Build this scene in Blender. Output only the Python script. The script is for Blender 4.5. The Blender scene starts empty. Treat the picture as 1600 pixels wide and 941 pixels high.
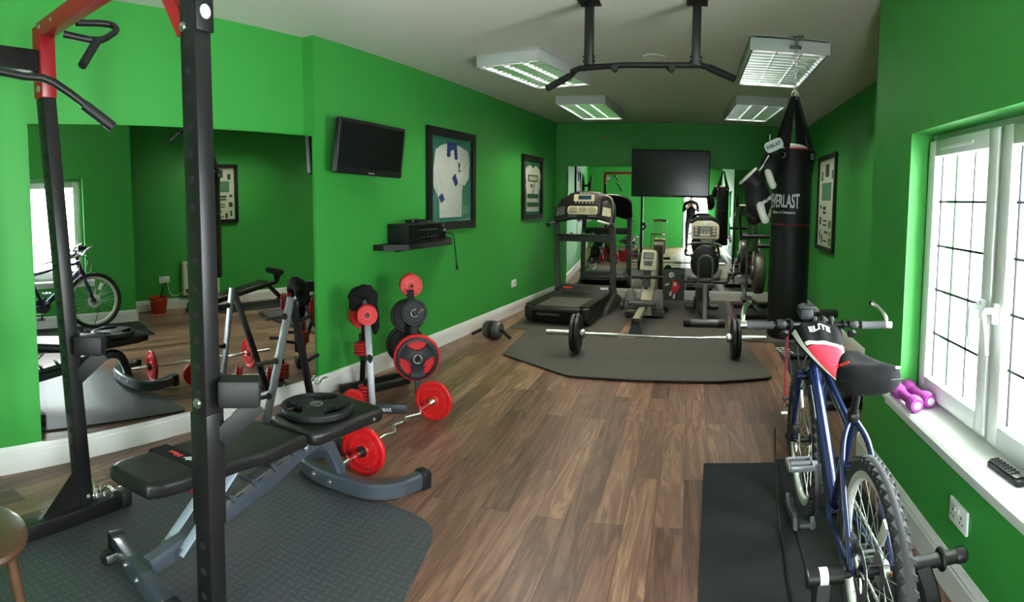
import bpy, bmesh, math, random
from mathutils import Vector, Matrix, Euler
random.seed(7)
sc = bpy.context.scene
COL = sc.collection
PI = math.pi

# ------------------------------------------------------------------ camera
# the photograph is a phone panorama: cylindrical projection, tilted a little down
F_PX, YAW, PITCH, ROLL, VOFF, CAM_Z = 950.0, -280 / 950, -0.0714, -0.0067, -88.37, 1.38
def cam_axis(d):
    x, y, z = d
    c, s = math.cos(ROLL), math.sin(ROLL); x, z = x * c + z * s, -x * s + z * c
    c, s = math.cos(PITCH), math.sin(PITCH); y, z = y * c - z * s, y * s + z * c
    c, s = math.cos(YAW), math.sin(YAW); x, y = x * c + y * s, -x * s + y * c
    return Vector((x, y, z))
cd = bpy.data.cameras.new('camera')
cam = bpy.data.objects.new('camera', cd); COL.objects.link(cam)
ax, ay, az = cam_axis((1, 0, 0)), cam_axis((0, 0, 1)), -cam_axis((0, 1, 0))
cam.matrix_world = Matrix(((ax.x, ay.x, az.x, 0), (ax.y, ay.y, az.y, 0), (ax.z, ay.z, az.z, CAM_Z), (0, 0, 0, 1)))
cd.type = 'PANO'
cd.panorama_type = 'CENTRAL_CYLINDRICAL'
cd.central_cylindrical_range_u_min = -800 / F_PX
cd.central_cylindrical_range_u_max = 800 / F_PX
cd.central_cylindrical_range_v_min = (-470.5 + VOFF) / F_PX
cd.central_cylindrical_range_v_max = (470.5 + VOFF) / F_PX
cd.central_cylindrical_radius = 1.0
cd.clip_start = 0.01
sc.camera = cam

# ------------------------------------------------------------------ light and exposure
sc.view_settings.view_transform = 'Standard'
sc.view_settings.look = 'None'
sc.view_settings.gamma = 1.0
sc.view_settings.use_curve_mapping = False
sc.view_settings.exposure = 1.68
try:
    sc.cycles.use_denoising = True
    sc.cycles.max_bounces = 10
    sc.cycles.diffuse_bounces = 5
    sc.cycles.glossy_bounces = 5
    sc.cycles.transparent_max_bounces = 12
    sc.cycles.sample_clamp_indirect = 6.0
    sc.cycles.caustics_reflective = False
    sc.cycles.caustics_refractive = False
except Exception:
    pass
w = bpy.data.worlds.new('overcast_sky'); sc.world = w; w.use_nodes = True
SKY = 13.0
bg = w.node_tree.nodes['Background']
bg.inputs[0].default_value = (0.93, 0.97, 1.0, 1)
bg.inputs[1].default_value = SKY
def portal(name, loc, rot, sx, sy):
    l = bpy.data.lights.new(name, 'AREA'); l.shape = 'RECTANGLE'; l.size = sx; l.size_y = sy
    l.cycles.is_portal = True
    o = bpy.data.objects.new(name, l); COL.objects.link(o); o.location = loc; o.rotation_euler = rot
    return o
portal('window_daylight', (1.19, 1.91, 1.13), (0, PI / 2, 0), 1.22, 1.42)
portal('door_daylight', (0.125, -1.9, 1.03), (PI / 2, 0, PI), 0.78, 2.06)
portal('window_added_daylight', (1.19, -0.45, 1.13), (0, PI / 2, 0), 1.22, 1.62)  # for the added window behind the camera

# ------------------------------------------------------------------ materials
def nodes(m):
    m.use_nodes = True
    nt = m.node_tree
    return nt, nt.nodes['Principled BSDF']
def mat(name, col, rough=0.5, metal=0.0, bump=0.0, scale=60.0, coat=0.0, spec=0.5, var=0.0, vscale=8.0):
    m = bpy.data.materials.new(name); nt, p = nodes(m)
    p.inputs['Base Color'].default_value = (*col, 1); p.inputs['Roughness'].default_value = rough
    p.inputs['Metallic'].default_value = metal
    p.inputs['Specular IOR Level'].default_value = spec
    if coat: p.inputs['Coat Weight'].default_value = coat; p.inputs['Coat Roughness'].default_value = 0.1
    tc = nt.nodes.new('ShaderNodeTexCoord')
    if bump:
        n = nt.nodes.new('ShaderNodeTexNoise'); n.inputs['Scale'].default_value = scale; n.inputs['Detail'].default_value = 4
        b = nt.nodes.new('ShaderNodeBump'); b.inputs['Strength'].default_value = bump; b.inputs['Distance'].default_value = 0.004
        nt.links.new(tc.outputs['Object'], n.inputs['Vector']); nt.links.new(n.outputs['Fac'], b.inputs['Height']); nt.links.new(b.outputs['Normal'], p.inputs['Normal'])
    if var:
        n = nt.nodes.new('ShaderNodeTexNoise'); n.inputs['Scale'].default_value = vscale; n.inputs['Detail'].default_value = 5
        mx = nt.nodes.new('ShaderNodeMix'); mx.data_type = 'RGBA'
        mx.inputs['A'].default_value = (*[c * (1 - var) for c in col], 1); mx.inputs['B'].default_value = (*[min(1, c * (1 + var)) for c in col], 1)
        nt.links.new(tc.outputs['Object'], n.inputs['Vector']); nt.links.new(n.outputs['Fac'], mx.inputs['Factor']); nt.links.new(mx.outputs['Result'], p.inputs['Base Color'])
    return m
def N(nt, t, **kw):
    n = nt.nodes.new(t)
    for k, v in kw.items(): setattr(n, k, v)
    return n
def mathn(nt, op, a, b=None):
    n = N(nt, 'ShaderNodeMath', operation=op)
    for i, v in enumerate((a, b)):
        if v is None: continue
        if isinstance(v, (int, float)): n.inputs[i].default_value = v
        else: nt.links.new(v, n.inputs[i])
    return n.outputs[0]

M = {}
M['green'] = mat('green wall paint', (0.036, 0.31, 0.044), 0.55, bump=0.05, scale=180, var=0.04, vscale=3)
M['ceiling'] = mat('white ceiling paint', (0.70, 0.69, 0.63), 0.8, bump=0.03, scale=120)
M['housing'] = mat('grey white steel', (0.52, 0.54, 0.53), 0.45)
M['white'] = mat('white gloss paint', (0.80, 0.80, 0.78), 0.3, bump=0.02, scale=30)
M['upvc'] = mat('white plastic frame', (0.72, 0.74, 0.74), 0.3)
M['black_metal'] = mat('black powder coat', (0.008, 0.008, 0.008), 0.36, bump=0.05, scale=300, spec=0.35)
M['hole'] = mat('dark hole', (0.003, 0.003, 0.003), 0.9)
M['red_paint'] = mat('red powder coat', (0.25, 0.005, 0.010), 0.35, coat=0.1)
M['red_plate'] = mat('red enamel plate', (0.56, 0.010, 0.012), 0.36, bump=0.04, scale=80)
M['slate'] = mat('slate grey metal paint', (0.055, 0.066, 0.085), 0.32, metal=0.2, coat=0.2)
M['strut'] = mat('pale grey metal paint', (0.36, 0.41, 0.50), 0.4, metal=0.05)
M['chrome'] = mat('chrome', (0.78, 0.78, 0.76), 0.14, metal=1.0)
M['steel'] = mat('brushed steel', (0.55, 0.55, 0.54), 0.3, metal=1.0, bump=0.03, scale=200)
M['vinyl'] = mat('black vinyl', (0.008, 0.008, 0.008), 0.36, bump=0.12, scale=220, spec=0.4)
M['rubber'] = mat('black rubber', (0.008, 0.008, 0.009), 0.5, bump=0.08, scale=120, spec=0.35)
M['plastic'] = mat('black plastic', (0.008, 0.008, 0.008), 0.42, spec=0.35)
M['grey_plastic'] = mat('grey plastic', (0.05, 0.05, 0.047), 0.45)
M['grey_metal'] = mat('grey metal paint', (0.10, 0.10, 0.096), 0.38, metal=0.4)
M['silver'] = mat('silver painted steel', (0.20, 0.205, 0.22), 0.38, metal=0.6)
M['beige'] = mat('beige plastic', (0.30, 0.28, 0.20), 0.45)
M['cream'] = mat('cream plastic', (0.66, 0.61, 0.46), 0.4)
M['iron'] = mat('grey cast iron', (0.012, 0.014, 0.017), 0.5, bump=0.1, scale=90, spec=0.3)
M['cloth_black'] = mat('black cloth', (0.007, 0.007, 0.008), 0.9, bump=0.3, scale=90, spec=0.2)
M['cloth_white'] = mat('white cloth', (0.72, 0.70, 0.63), 0.85, bump=0.2, scale=120)
M['cloth_blue'] = mat('navy cloth', (0.02, 0.035, 0.17), 0.85)
M['cloth_green'] = mat('dark green cloth', (0.012, 0.11, 0.05), 0.85)
M['mount_board'] = mat('sea green mount board', (0.04, 0.20, 0.13), 0.7)
M['frame_black'] = mat('black wooden frame', (0.008, 0.007, 0.007), 0.5, bump=0.1, scale=60, spec=0.3)
M['paper'] = mat('cream paper', (0.72, 0.70, 0.55), 0.7)
M['ink'] = mat('dark print', (0.03, 0.05, 0.04), 0.7)
M['ink_green'] = mat('green print', (0.10, 0.22, 0.12), 0.7)
M['screen'] = mat('dark glass screen', (0.005, 0.0055, 0.006), 0.16, spec=0.3)
M['lcd'] = mat('blue display', (0.02, 0.06, 0.11), 0.2)
M['lcd_grey'] = mat('grey display', (0.22, 0.26, 0.22), 0.25)
M['text_white'] = mat('white print', (0.8, 0.8, 0.8), 0.5)
M['text_grey'] = mat('grey print', (0.5, 0.53, 0.54), 0.5)
M['text_red'] = mat('red print', (0.7, 0.02, 0.02), 0.5)
M['wood_stool'] = mat('brown varnished wood', (0.065, 0.030, 0.013), 0.35, var=0.4, vscale=14, coat=0.2)
M['purple'] = mat('purple vinyl', (0.30, 0.04, 0.26), 0.5)
M['bike_blue'] = mat('metallic blue paint', (0.010, 0.018, 0.075), 0.2, metal=0.4, coat=0.5)
M['bike_white'] = mat('white alloy rim', (0.74, 0.74, 0.70), 0.3)
M['tyre'] = mat('tyre rubber', (0.024, 0.025, 0.028), 0.7)
M['grip'] = mat('grey rubber grip', (0.028, 0.029, 0.033), 0.75)
M['red_cloth'] = mat('red cloth', (0.62, 0.02, 0.05), 0.75, bump=0.1, scale=150)
M['red_strap'] = mat('red webbing', (0.15, 0.003, 0.007), 0.75)
M['bucket'] = mat('red plastic bucket', (0.60, 0.05, 0.012), 0.4)
M['leather'] = mat('black leather', (0.006, 0.006, 0.006), 0.55, bump=0.1, scale=140, spec=0.25)
M['white_leather'] = mat('white leather', (0.66, 0.64, 0.58), 0.45)
M['bronze'] = mat('grey bronze plastic', (0.13, 0.12, 0.095), 0.35, metal=0.3)
M['skin'] = mat('skin', (0.55, 0.30, 0.21), 0.5)
M['hair'] = mat('brown hair', (0.03, 0.018, 0.012), 0.7)
M['denim'] = mat('dark trousers', (0.015, 0.016, 0.02), 0.8)
M['grey_rubber'] = mat('block grey plastic', (0.085, 0.09, 0.10), 0.45)
M['louvre'] = mat('polished aluminium louvre', (0.86, 0.87, 0.86), 0.16, metal=1.0)
M['tube_glass'] = mat('white tube glass', (0.8, 0.8, 0.78), 0.2)
def lit(name, col, st):
    m = mat(name, (0.8, 0.8, 0.78), 0.3); p = m.node_tree.nodes['Principled BSDF']; p.inputs['Emission Color'].default_value = (*col, 1); p.inputs['Emission Strength'].default_value = st; return m
M['tube_added_glow'] = lit('fluorescent tube with added glow', (1.0, 0.97, 0.88), 24.0)  # glow added to switched-off tubes to brighten the far end
M['tube_warm'] = lit('lit warm fluorescent tube', (1.0, 0.92, 0.72), 34.0)
M['mirror'] = mat('silvered mirror', (0.88, 0.90, 0.88), 0.0, metal=1.0)
M['orange'] = mat('orange plastic', (0.8, 0.22, 0.02), 0.4)
M['smooth_mat'] = mat('black foam mat', (0.017, 0.018, 0.019), 0.8, bump=0.25, scale=160, spec=0.3)

def glass_mat():
    m = bpy.data.materials.new('window glass'); m.use_nodes = True; nt = m.node_tree
    for n in list(nt.nodes): nt.nodes.remove(n)
    o = N(nt, 'ShaderNodeOutputMaterial'); mx = N(nt, 'ShaderNodeMixShader'); t = N(nt, 'ShaderNodeBsdfTransparent'); g = N(nt, 'ShaderNodeBsdfGlossy')
    g.inputs['Roughness'].default_value = 0.02
    t.inputs[0].default_value = (0.96, 0.98, 0.97, 1)
    mx.inputs[0].default_value = 0.06
    nt.links.new(t.outputs[0], mx.inputs[1]); nt.links.new(g.outputs[0], mx.inputs[2]); nt.links.new(mx.outputs[0], o.inputs[0])
    return m
M['glass'] = glass_mat()

def floor_mat():
    m = bpy.data.materials.new('walnut laminate planks'); nt, p = nodes(m)
    tc = N(nt, 'ShaderNodeTexCoord')
    mp = N(nt, 'ShaderNodeMapping'); mp.inputs['Rotation'].default_value = (0, 0, PI / 2)
    nt.links.new(tc.outputs['Object'], mp.inputs['Vector'])
    br = N(nt, 'ShaderNodeTexBrick'); br.offset = 0.37; br.offset_frequency = 2
    br.inputs['Scale'].default_value = 1.0; br.inputs['Brick Width'].default_value = 1.25; br.inputs['Row Height'].default_value = 0.128
    br.inputs['Mortar Size'].default_value = 0.0012; br.inputs['Mortar Smooth'].default_value = 0.1; br.inputs['Bias'].default_value = 0.0
    br.inputs['Color1'].default_value = (0, 0, 0, 1); br.inputs['Color2'].default_value = (1, 1, 1, 1); br.inputs['Mortar'].default_value = (0.0, 0.0, 0.0, 1)
    nt.links.new(mp.outputs[0], br.inputs['Vector'])
    bw = N(nt, 'ShaderNodeRGBToBW'); nt.links.new(br.outputs['Color'], bw.inputs[0])
    # each plank shifts its own grain
    cx = N(nt, 'ShaderNodeCombineXYZ'); nt.links.new(mathn(nt, 'MULTIPLY', bw.outputs[0], 37.0), cx.inputs[0]); nt.links.new(mathn(nt, 'MULTIPLY', bw.outputs[0], 11.0), cx.inputs[1])
    va = N(nt, 'ShaderNodeVectorMath', operation='ADD'); nt.links.new(mp.outputs[0], va.inputs[0]); nt.links.new(cx.outputs[0], va.inputs[1])
    m2 = N(nt, 'ShaderNodeMapping'); m2.inputs['Scale'].default_value = (0.6, 6.0, 1.0); nt.links.new(va.outputs[0], m2.inputs['Vector'])
    n1 = N(nt, 'ShaderNodeTexNoise'); n1.inputs['Scale'].default_value = 1.6; n1.inputs['Detail'].default_value = 4; n1.inputs['Distortion'].default_value = 2.0
    nt.links.new(m2.outputs[0], n1.inputs['Vector'])
    wv = mathn(nt, 'PINGPONG', mathn(nt, 'MULTIPLY', n1.outputs['Fac'], 7.0), 1.0)
    m3 = N(nt, 'ShaderNodeMapping'); m3.inputs['Scale'].default_value = (2.5, 90.0, 1.0); nt.links.new(va.outputs[0], m3.inputs['Vector'])
    n2 = N(nt, 'ShaderNodeTexNoise'); n2.inputs['Scale'].default_value = 1.5; n2.inputs['Detail'].default_value = 3; nt.links.new(m3.outputs[0], n2.inputs['Vector'])
    s = mathn(nt, 'ADD', mathn(nt, 'MULTIPLY', wv, 0.29), mathn(nt, 'MULTIPLY', n2.outputs['Fac'], 0.30))
    s = mathn(nt, 'ADD', s, mathn(nt, 'MULTIPLY', bw.outputs[0], 0.37))
    rp = N(nt, 'ShaderNodeValToRGB'); nt.links.new(s, rp.inputs[0])
    e = rp.color_ramp.elements; e[0].position = 0.12; e[0].color = (0.055, 0.024, 0.017, 1); e[1].position = 0.90; e[1].color = (0.54, 0.32, 0.19, 1)
    k = e.new(0.40); k.color = (0.155, 0.078, 0.054, 1); k = e.new(0.66); k.color = (0.275, 0.147, 0.10, 1)
    mx = N(nt, 'ShaderNodeMix', data_type='RGBA'); nt.links.new(br.outputs['Fac'], mx.inputs['Factor']); nt.links.new(rp.outputs[0], mx.inputs['A']); mx.inputs['B'].default_value = (0.02, 0.012, 0.008, 1)
    nt.links.new(mx.outputs['Result'], p.inputs['Base Color'])
    p.inputs['Roughness'].default_value = 0.36
    p.inputs['Specular IOR Level'].default_value = 0.45
    b = N(nt, 'ShaderNodeBump'); b.inputs['Strength'].default_value = 0.12; b.inputs['Distance'].default_value = 0.002
    nt.links.new(s, b.inputs['Height']); nt.links.new(b.outputs[0], p.inputs['Normal'])
    return m
M['floor'] = floor_mat()

def tread_mat(name, col, cell, rough=0.5, strength=0.5, highlight=1.0):
    """rubber with raised dashes in alternating directions"""
    m = bpy.data.materials.new(name); nt, p = nodes(m)
    tc = N(nt, 'ShaderNodeTexCoord'); mp = N(nt, 'ShaderNodeMapping'); mp.inputs['Scale'].default_value = (1 / cell, 1 / cell, 1 / cell)
    nt.links.new(tc.outputs['Object'], mp.inputs['Vector'])
    sp = N(nt, 'ShaderNodeSeparateXYZ'); nt.links.new(mp.outputs[0], sp.inputs[0])
    X, Y = sp.outputs[0], sp.outputs[1]
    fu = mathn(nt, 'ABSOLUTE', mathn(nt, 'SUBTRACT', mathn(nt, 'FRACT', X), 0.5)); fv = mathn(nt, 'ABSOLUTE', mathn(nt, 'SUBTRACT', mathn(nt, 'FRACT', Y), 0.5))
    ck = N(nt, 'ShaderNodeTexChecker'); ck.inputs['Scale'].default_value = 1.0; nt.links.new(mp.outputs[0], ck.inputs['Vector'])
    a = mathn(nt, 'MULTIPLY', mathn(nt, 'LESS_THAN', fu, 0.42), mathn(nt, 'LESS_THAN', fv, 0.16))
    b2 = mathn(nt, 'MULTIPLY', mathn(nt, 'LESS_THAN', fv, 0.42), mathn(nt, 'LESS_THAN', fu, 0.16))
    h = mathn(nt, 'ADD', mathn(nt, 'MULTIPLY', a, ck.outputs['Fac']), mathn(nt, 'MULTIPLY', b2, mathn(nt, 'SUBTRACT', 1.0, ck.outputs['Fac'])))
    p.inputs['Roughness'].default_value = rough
    mx = N(nt, 'ShaderNodeMix', data_type='RGBA'); nt.links.new(h, mx.inputs['Factor']); mx.inputs['A'].default_value = (*col, 1); mx.inputs['B'].default_value = (*[c * highlight for c in col], 1); nt.links.new(mx.outputs['Result'], p.inputs['Base Color'])  # highlights on the ridges painted into the base colour
    b = N(nt, 'ShaderNodeBump'); b.inputs['Strength'].default_value = strength; b.inputs['Distance'].default_value = 0.006
    nt.links.new(h, b.inputs['Height']); nt.links.new(b.outputs[0], p.inputs['Normal'])
    return m
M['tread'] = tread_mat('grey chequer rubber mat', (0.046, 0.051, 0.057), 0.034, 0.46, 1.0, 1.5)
M['foam'] = tread_mat('grey foam exercise mat', (0.066, 0.062, 0.053), 0.030, 0.75, 0.35, 1.12)

# ------------------------------------------------------------------ mesh helpers
class MB:
    """collects shapes and links them as ONE mesh object"""
    def __init__(s): s.bm = bmesh.new(); s.mi = 0
    def use(s, i): s.mi = i; return s
    def _fin(s, faces):
        for f in faces: f.material_index = s.mi
    def box(s, c, d, rot=None, bev=0.0, seg=2):
        r = bmesh.ops.create_cube(s.bm, size=1.0); vs = r['verts']
        bmesh.ops.scale(s.bm, vec=d, verts=vs)
        if bev:
            es = list({e for v in vs for e in v.link_edges})
            rb = bmesh.ops.bevel(s.bm, geom=es, offset=min(bev, min(d) * 0.49), segments=seg, profile=0.5, affect='EDGES')
            vs = list({v for f in rb['faces'] for v in f.verts} | {v for v in vs if v.is_valid})
        mx = Matrix.Translation(c) @ (rot.to_matrix().to_4x4() if isinstance(rot, Euler) else (rot or Matrix.Identity(4)))
        bmesh.ops.transform(s.bm, matrix=mx, verts=vs)
        s._fin({f for v in vs for f in v.link_faces}); return s
    def bar(s, p0, p1, w, h, bev=0.003, up=(0, 0, 1)):
        """rectangular tube from p0 to p1, w across, h along up"""
        p0, p1 = Vector(p0), Vector(p1); d = p1 - p0; L = d.length; z = d.normalized(); u = Vector(up)
        if abs(z.dot(u)) > 0.99: u = Vector((0, 1, 0))
        x = u.cross(z).normalized(); y = z.cross(x)
        mx = Matrix(((x.x, y.x, z.x, 0), (x.y, y.y, z.y, 0), (x.z, y.z, z.z, 0), (0, 0, 0, 1)))
        return s.box((p0 + p1) / 2, (w, h, L), mx, bev)
    def ring_sweep(s, rings, closed=False, caps=True):
        vs = [[s.bm.verts.new(p) for p in r] for r in rings]; n = len(rings[0]); fs = []
        m = len(rings)
        for i in range(m if closed else m - 1):
            a, b = vs[i], vs[(i + 1) % m]
            for j in range(n):
                k = (j + 1) % n
                try: fs.append(s.bm.faces.new((a[j], a[k], b[k], b[j])))
                except ValueError: pass
        if caps and not closed:
            fs.append(s.bm.faces.new(list(reversed(vs[0])))); fs.append(s.bm.faces.new(vs[-1]))
        s._fin(fs); return s
    def frames(s, pts, closed=False, up=None):
        pts = [Vector(p) for p in pts]; n = len(pts); out = []; x = None
        for i in range(n):
            if closed: t = (pts[(i + 1) % n] - pts[i - 1]).normalized()
            else: t = (pts[min(i + 1, n - 1)] - pts[max(i - 1, 0)]).normalized()
            if up is not None:
                x = Vector(up).cross(t)
                if x.length < 1e-4: x = t.orthogonal()
                x.normalize()
            elif x is None: x = t.orthogonal().normalized()
            else: x = (x - t * x.dot(t)).normalized()
            out.append((pts[i], x, t.cross(x), t))
        return out
    def tube(s, pts, r, n=10, closed=False, smooth=0):
        pts = [Vector(p) for p in pts]
        if smooth: pts = spline(pts, smooth, closed)
        rr = r if isinstance(r, (list, tuple)) else None
        rings = []
        fr = s.frames(pts, closed)
        for i, (p, x, y, t) in enumerate(fr):
            q = (rr[0] + (rr[1] - rr[0]) * i / max(1, len(fr) - 1)) if rr else r
            rings.append([p + (x * math.cos(a) + y * math.sin(a)) * q for a in [2 * PI * j / n for j in range(n)]])
        return s.ring_sweep(rings, closed)
    def rect_tube(s, pts, w, h, up=(0, 0, 1), smooth=0, closed=False):
        pts = [Vector(p) for p in pts]
        if smooth: pts = spline(pts, smooth, closed)
        rings = []; c = 0.18 * min(w, h)
        for p, x, y, t in s.frames(pts, closed, up):
            a, b = w / 2, h / 2
            rings.append([p + x * i + y * j for i, j in ((-a, -b + c), (-a + c, -b), (a - c, -b), (a, -b + c), (a, b - c), (a - c, b), (-a + c, b), (-a, b - c))])
        return s.ring_sweep(rings, closed)
    def cyl(s, p0, p1, r, r2=None, n=20):
        return s.tube([p0, p1], (r, r2) if r2 is not None else r, n)
    def lathe(s, prof, c=(0, 0, 0), axis=(0, 0, 1), n=40, cap=True):
        """prof: (radius, height) list along axis; closes ends when radius is 0"""
        z = Vector(axis).normalized(); x = z.orthogonal().normalized(); y = z.cross(x); c = Vector(c)
        rings = []
        for r, h in prof:
            rings.append([c + z * h + (x * math.cos(2 * PI * j / n) + y * math.sin(2 * PI * j / n)) * max(r, 1e-5) for j in range(n)])
        return s.ring_sweep(rings, False, cap)
    def disc_ring(s, prof, c=(0, 0, 0), axis=(0, 0, 1), n=40):
        """closed profile swept all round (a ring with a hole)"""
        z = Vector(axis).normalized(); x = z.orthogonal().normalized(); y = z.cross(x); c = Vector(c)
        rings = []
        for j in range(n):
            a = 2 * PI * j / n; d = x * math.cos(a) + y * math.sin(a)
            rings.append([c + z * h + d * r for r, h in prof])
        return s.ring_sweep(rings, True)
    def prism(s, poly, depth, mx=None, both=False):
        """2D outline (x, y) extruded along +z by depth, then transformed"""
        mx = mx or Matrix.Identity(4); z0 = -depth / 2 if both else 0.0
        a = [s.bm.verts.new(mx @ Vector((p[0], p[1], z0))) for p in poly]; b = [s.bm.verts.new(mx @ Vector((p[0], p[1], z0 + depth))) for p in poly]
        fs = [s.bm.faces.new(list(reversed(a))), s.bm.faces.new(b)]
        n = len(poly)
        for i in range(n): fs.append(s.bm.faces.new((a[i], a[(i + 1) % n], b[(i + 1) % n], b[i])))
        s._fin(fs); return s
    def pad(s, poly, depth, mx=None, r=0.02, k=4, crown=0.0):
        """cushion: outline extruded with rounded top and bottom rims"""
        mx = mx or Matrix.Identity(4); rings = []
        cx = sum(p[0] for p in poly) / len(poly); cy = sum(p[1] for p in poly) / len(poly)
        def inset(d):
            n = len(poly); out = []
            area = sum(poly[i][0] * poly[(i + 1) % n][1] - poly[(i + 1) % n][0] * poly[i][1] for i in range(n)); sg = 1 if area > 0 else -1
            for i in range(n):
                p0, p1, p2 = Vector(poly[i - 1]), Vector(poly[i]), Vector(poly[(i + 1) % n])
                e1 = (p1 - p0).normalized(); e2 = (p2 - p1).normalized(); nn = Vector((-(e1.y + e2.y), e1.x + e2.x))
                if nn.length < 1e-6: nn = Vector((-e1.y, e1.x))
                nn.normalize(); out.append(p1 + nn * d * sg)
            return out
        st = []
        for i in range(k + 1):
            a = PI / 2 * i / k; st.append((r * (1 - math.sin(a)), r * (1 - math.cos(a))))
        for d, h in st + [(d, depth - h) for d, h in reversed(st)]:
            rings.append([mx @ Vector((p.x, p.y, h)) for p in inset(d)])
        if crown:
            for k2, c2 in ((0.75, 0.55), (0.4, 0.92), (0.1, 1.0)):
                rings.append([mx @ Vector((cx + (p[0] - cx) * k2, cy + (p[1] - cy) * k2, depth + crown * c2)) for p in poly])
        return s.ring_sweep(rings)
    def ell(s, c, r, rot=None, nu=20, nv=12):
        q = bmesh.ops.create_uvsphere(s.bm, u_segments=nu, v_segments=nv, radius=1.0); vs = q['verts']
        mx = Matrix.Translation(c) @ (rot.to_matrix().to_4x4() if rot else Matrix.Identity(4)) @ Matrix.Diagonal((*([r] * 3 if isinstance(r, (int, float)) else r), 1))
        bmesh.ops.transform(s.bm, matrix=mx, verts=vs); s._fin({f for v in vs for f in v.link_faces}); return s
    def torus(s, c, axis, R, r, nR=40, nr=10, sx=1.0):
        prof = [(R + r * math.cos(2 * PI * j / nr), r * math.sin(2 * PI * j / nr) * sx) for j in range(nr)]
        return s.disc_ring(prof, c, axis, nR)
    def grid(s, fn, nu, nv, th=0.0):
        """surface fn(u, v) -> point, u, v in 0..1; th gives it thickness along its normal"""
        P = [[Vector(fn(i / nu, j / nv)) for j in range(nv + 1)] for i in range(nu + 1)]
        top = [[s.bm.verts.new(p) for p in r] for r in P]; fs = []
        if th:
            Q = []
            for i in range(nu + 1):
                r = []
                for j in range(nv + 1):
                    du = P[min(i + 1, nu)][j] - P[max(i - 1, 0)][j]; dv = P[i][min(j + 1, nv)] - P[i][max(j - 1, 0)]
                    nn = du.cross(dv); nn = nn.normalized() if nn.length > 1e-9 else Vector((0, 0, 1)); r.append(s.bm.verts.new(P[i][j] - nn * th))
                Q.append(r)
        for i in range(nu):
            for j in range(nv):
                fs.append(s.bm.faces.new((top[i][j], top[i + 1][j], top[i + 1][j + 1], top[i][j + 1])))
                if th: fs.append(s.bm.faces.new((Q[i][j + 1], Q[i + 1][j + 1], Q[i + 1][j], Q[i][j])))
        if th:
            edge = [(i, 0) for i in range(nu)] + [(nu, j) for j in range(nv)] + [(i, nv) for i in range(nu, 0, -1)] + [(0, j) for j in range(nv, 0, -1)]
            for a, b in zip(edge, edge[1:] + edge[:1]):
                try: fs.append(s.bm.faces.new((top[b[0]][b[1]], top[a[0]][a[1]], Q[a[0]][a[1]], Q[b[0]][b[1]])))
                except ValueError: pass
        s._fin(fs); return s
    def mesh(s, me, mx=None):
        n0 = len(s.bm.verts); f0 = len(s.bm.faces); s.bm.from_mesh(me); s.bm.verts.ensure_lookup_table(); s.bm.faces.ensure_lookup_table()
        vs = s.bm.verts[n0:]
        if mx is not None: bmesh.ops.transform(s.bm, matrix=mx, verts=vs)
        for f in s.bm.faces[f0:]: f.material_index = s.mi
        return s
    def build(s, name, mats, parent=None, sharp=35.0, loc=None, rot=None, label=None):
        bmesh.ops.recalc_face_normals(s.bm, faces=s.bm.faces[:])
        lim = math.radians(sharp)
        for f in s.bm.faces: f.smooth = True
        for e in s.bm.edges:
            if len(e.link_faces) == 2 and e.calc_face_angle(0) > lim: e.smooth = False
        me = bpy.data.meshes.new(name); s.bm.to_mesh(me); s.bm.free()
        for m in (mats if isinstance(mats, (list, tuple)) else [mats]): me.materials.append(M[m] if isinstance(m, str) else m)
        o = bpy.data.objects.new(name, me); COL.objects.link(o)
        if parent: o.parent = parent
        if loc is not None: o.location = loc
        if rot is not None: o.rotation_euler = rot
        if label: o['label'] = label
        return o

def spline(pts, k, closed=False):
    """Catmull-Rom through pts"""
    n = len(pts); out = []
    rng = range(n if closed else n - 1)
    for i in rng:
        p0 = pts[(i - 1) % n] if closed or i > 0 else pts[0] * 2 - pts[1]
        p1, p2 = pts[i], pts[(i + 1) % n]
        p3 = pts[(i + 2) % n] if closed or i + 2 < n else pts[-1] * 2 - pts[-2]
        for j in range(k):
            t = j / k
            out.append(0.5 * ((2 * p1) + (p2 - p0) * t + (2 * p0 - 5 * p1 + 4 * p2 - p3) * t * t + (3 * p1 - p0 - 3 * p2 + p3) * t ** 3))
    if not closed: out.append(pts[-1])
    return out
def rrect(w, h, r, k=5, cx=0.0, cy=0.0):
    out = []
    for sx, sy, a0 in ((1, 1, 0), (-1, 1, 90), (-1, -1, 180), (1, -1, 270)):
        for i in range(k + 1):
            a = math.radians(a0 + 90 * i / k); out.append((cx + sx * (w / 2 - r) + r * math.cos(a), cy + sy * (h / 2 - r) + r * math.sin(a)))
    return out
def frame_mx(o, x, y):
    """matrix with origin o whose local x and y run along the given directions"""
    x = Vector(x).normalized(); y = Vector(y); y = (y - x * y.dot(x)).normalized(); z = x.cross(y)
    return Matrix(((x.x, y.x, z.x, o[0]), (x.y, y.y, z.y, o[1]), (x.z, y.z, z.z, o[2]), (0, 0, 0, 1)))
def tag(o, label, cat, group=None, kind=None):
    if label: o['label'] = label
    if cat: o['category'] = cat
    if group: o['group'] = group
    if kind: o['kind'] = kind
    return o
def root(name, label, cat, loc=(0, 0, 0), rz=0.0, group=None, scale=None):
    o = bpy.data.objects.new(name, None); COL.objects.link(o); o.empty_display_size = 0.1
    o.location = loc; o.rotation_euler = (0, 0, rz)
    if scale: o.scale = (scale,) * 3
    return tag(o, label, cat, group)
def struct(o): o['kind'] = 'structure'; return o
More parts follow.
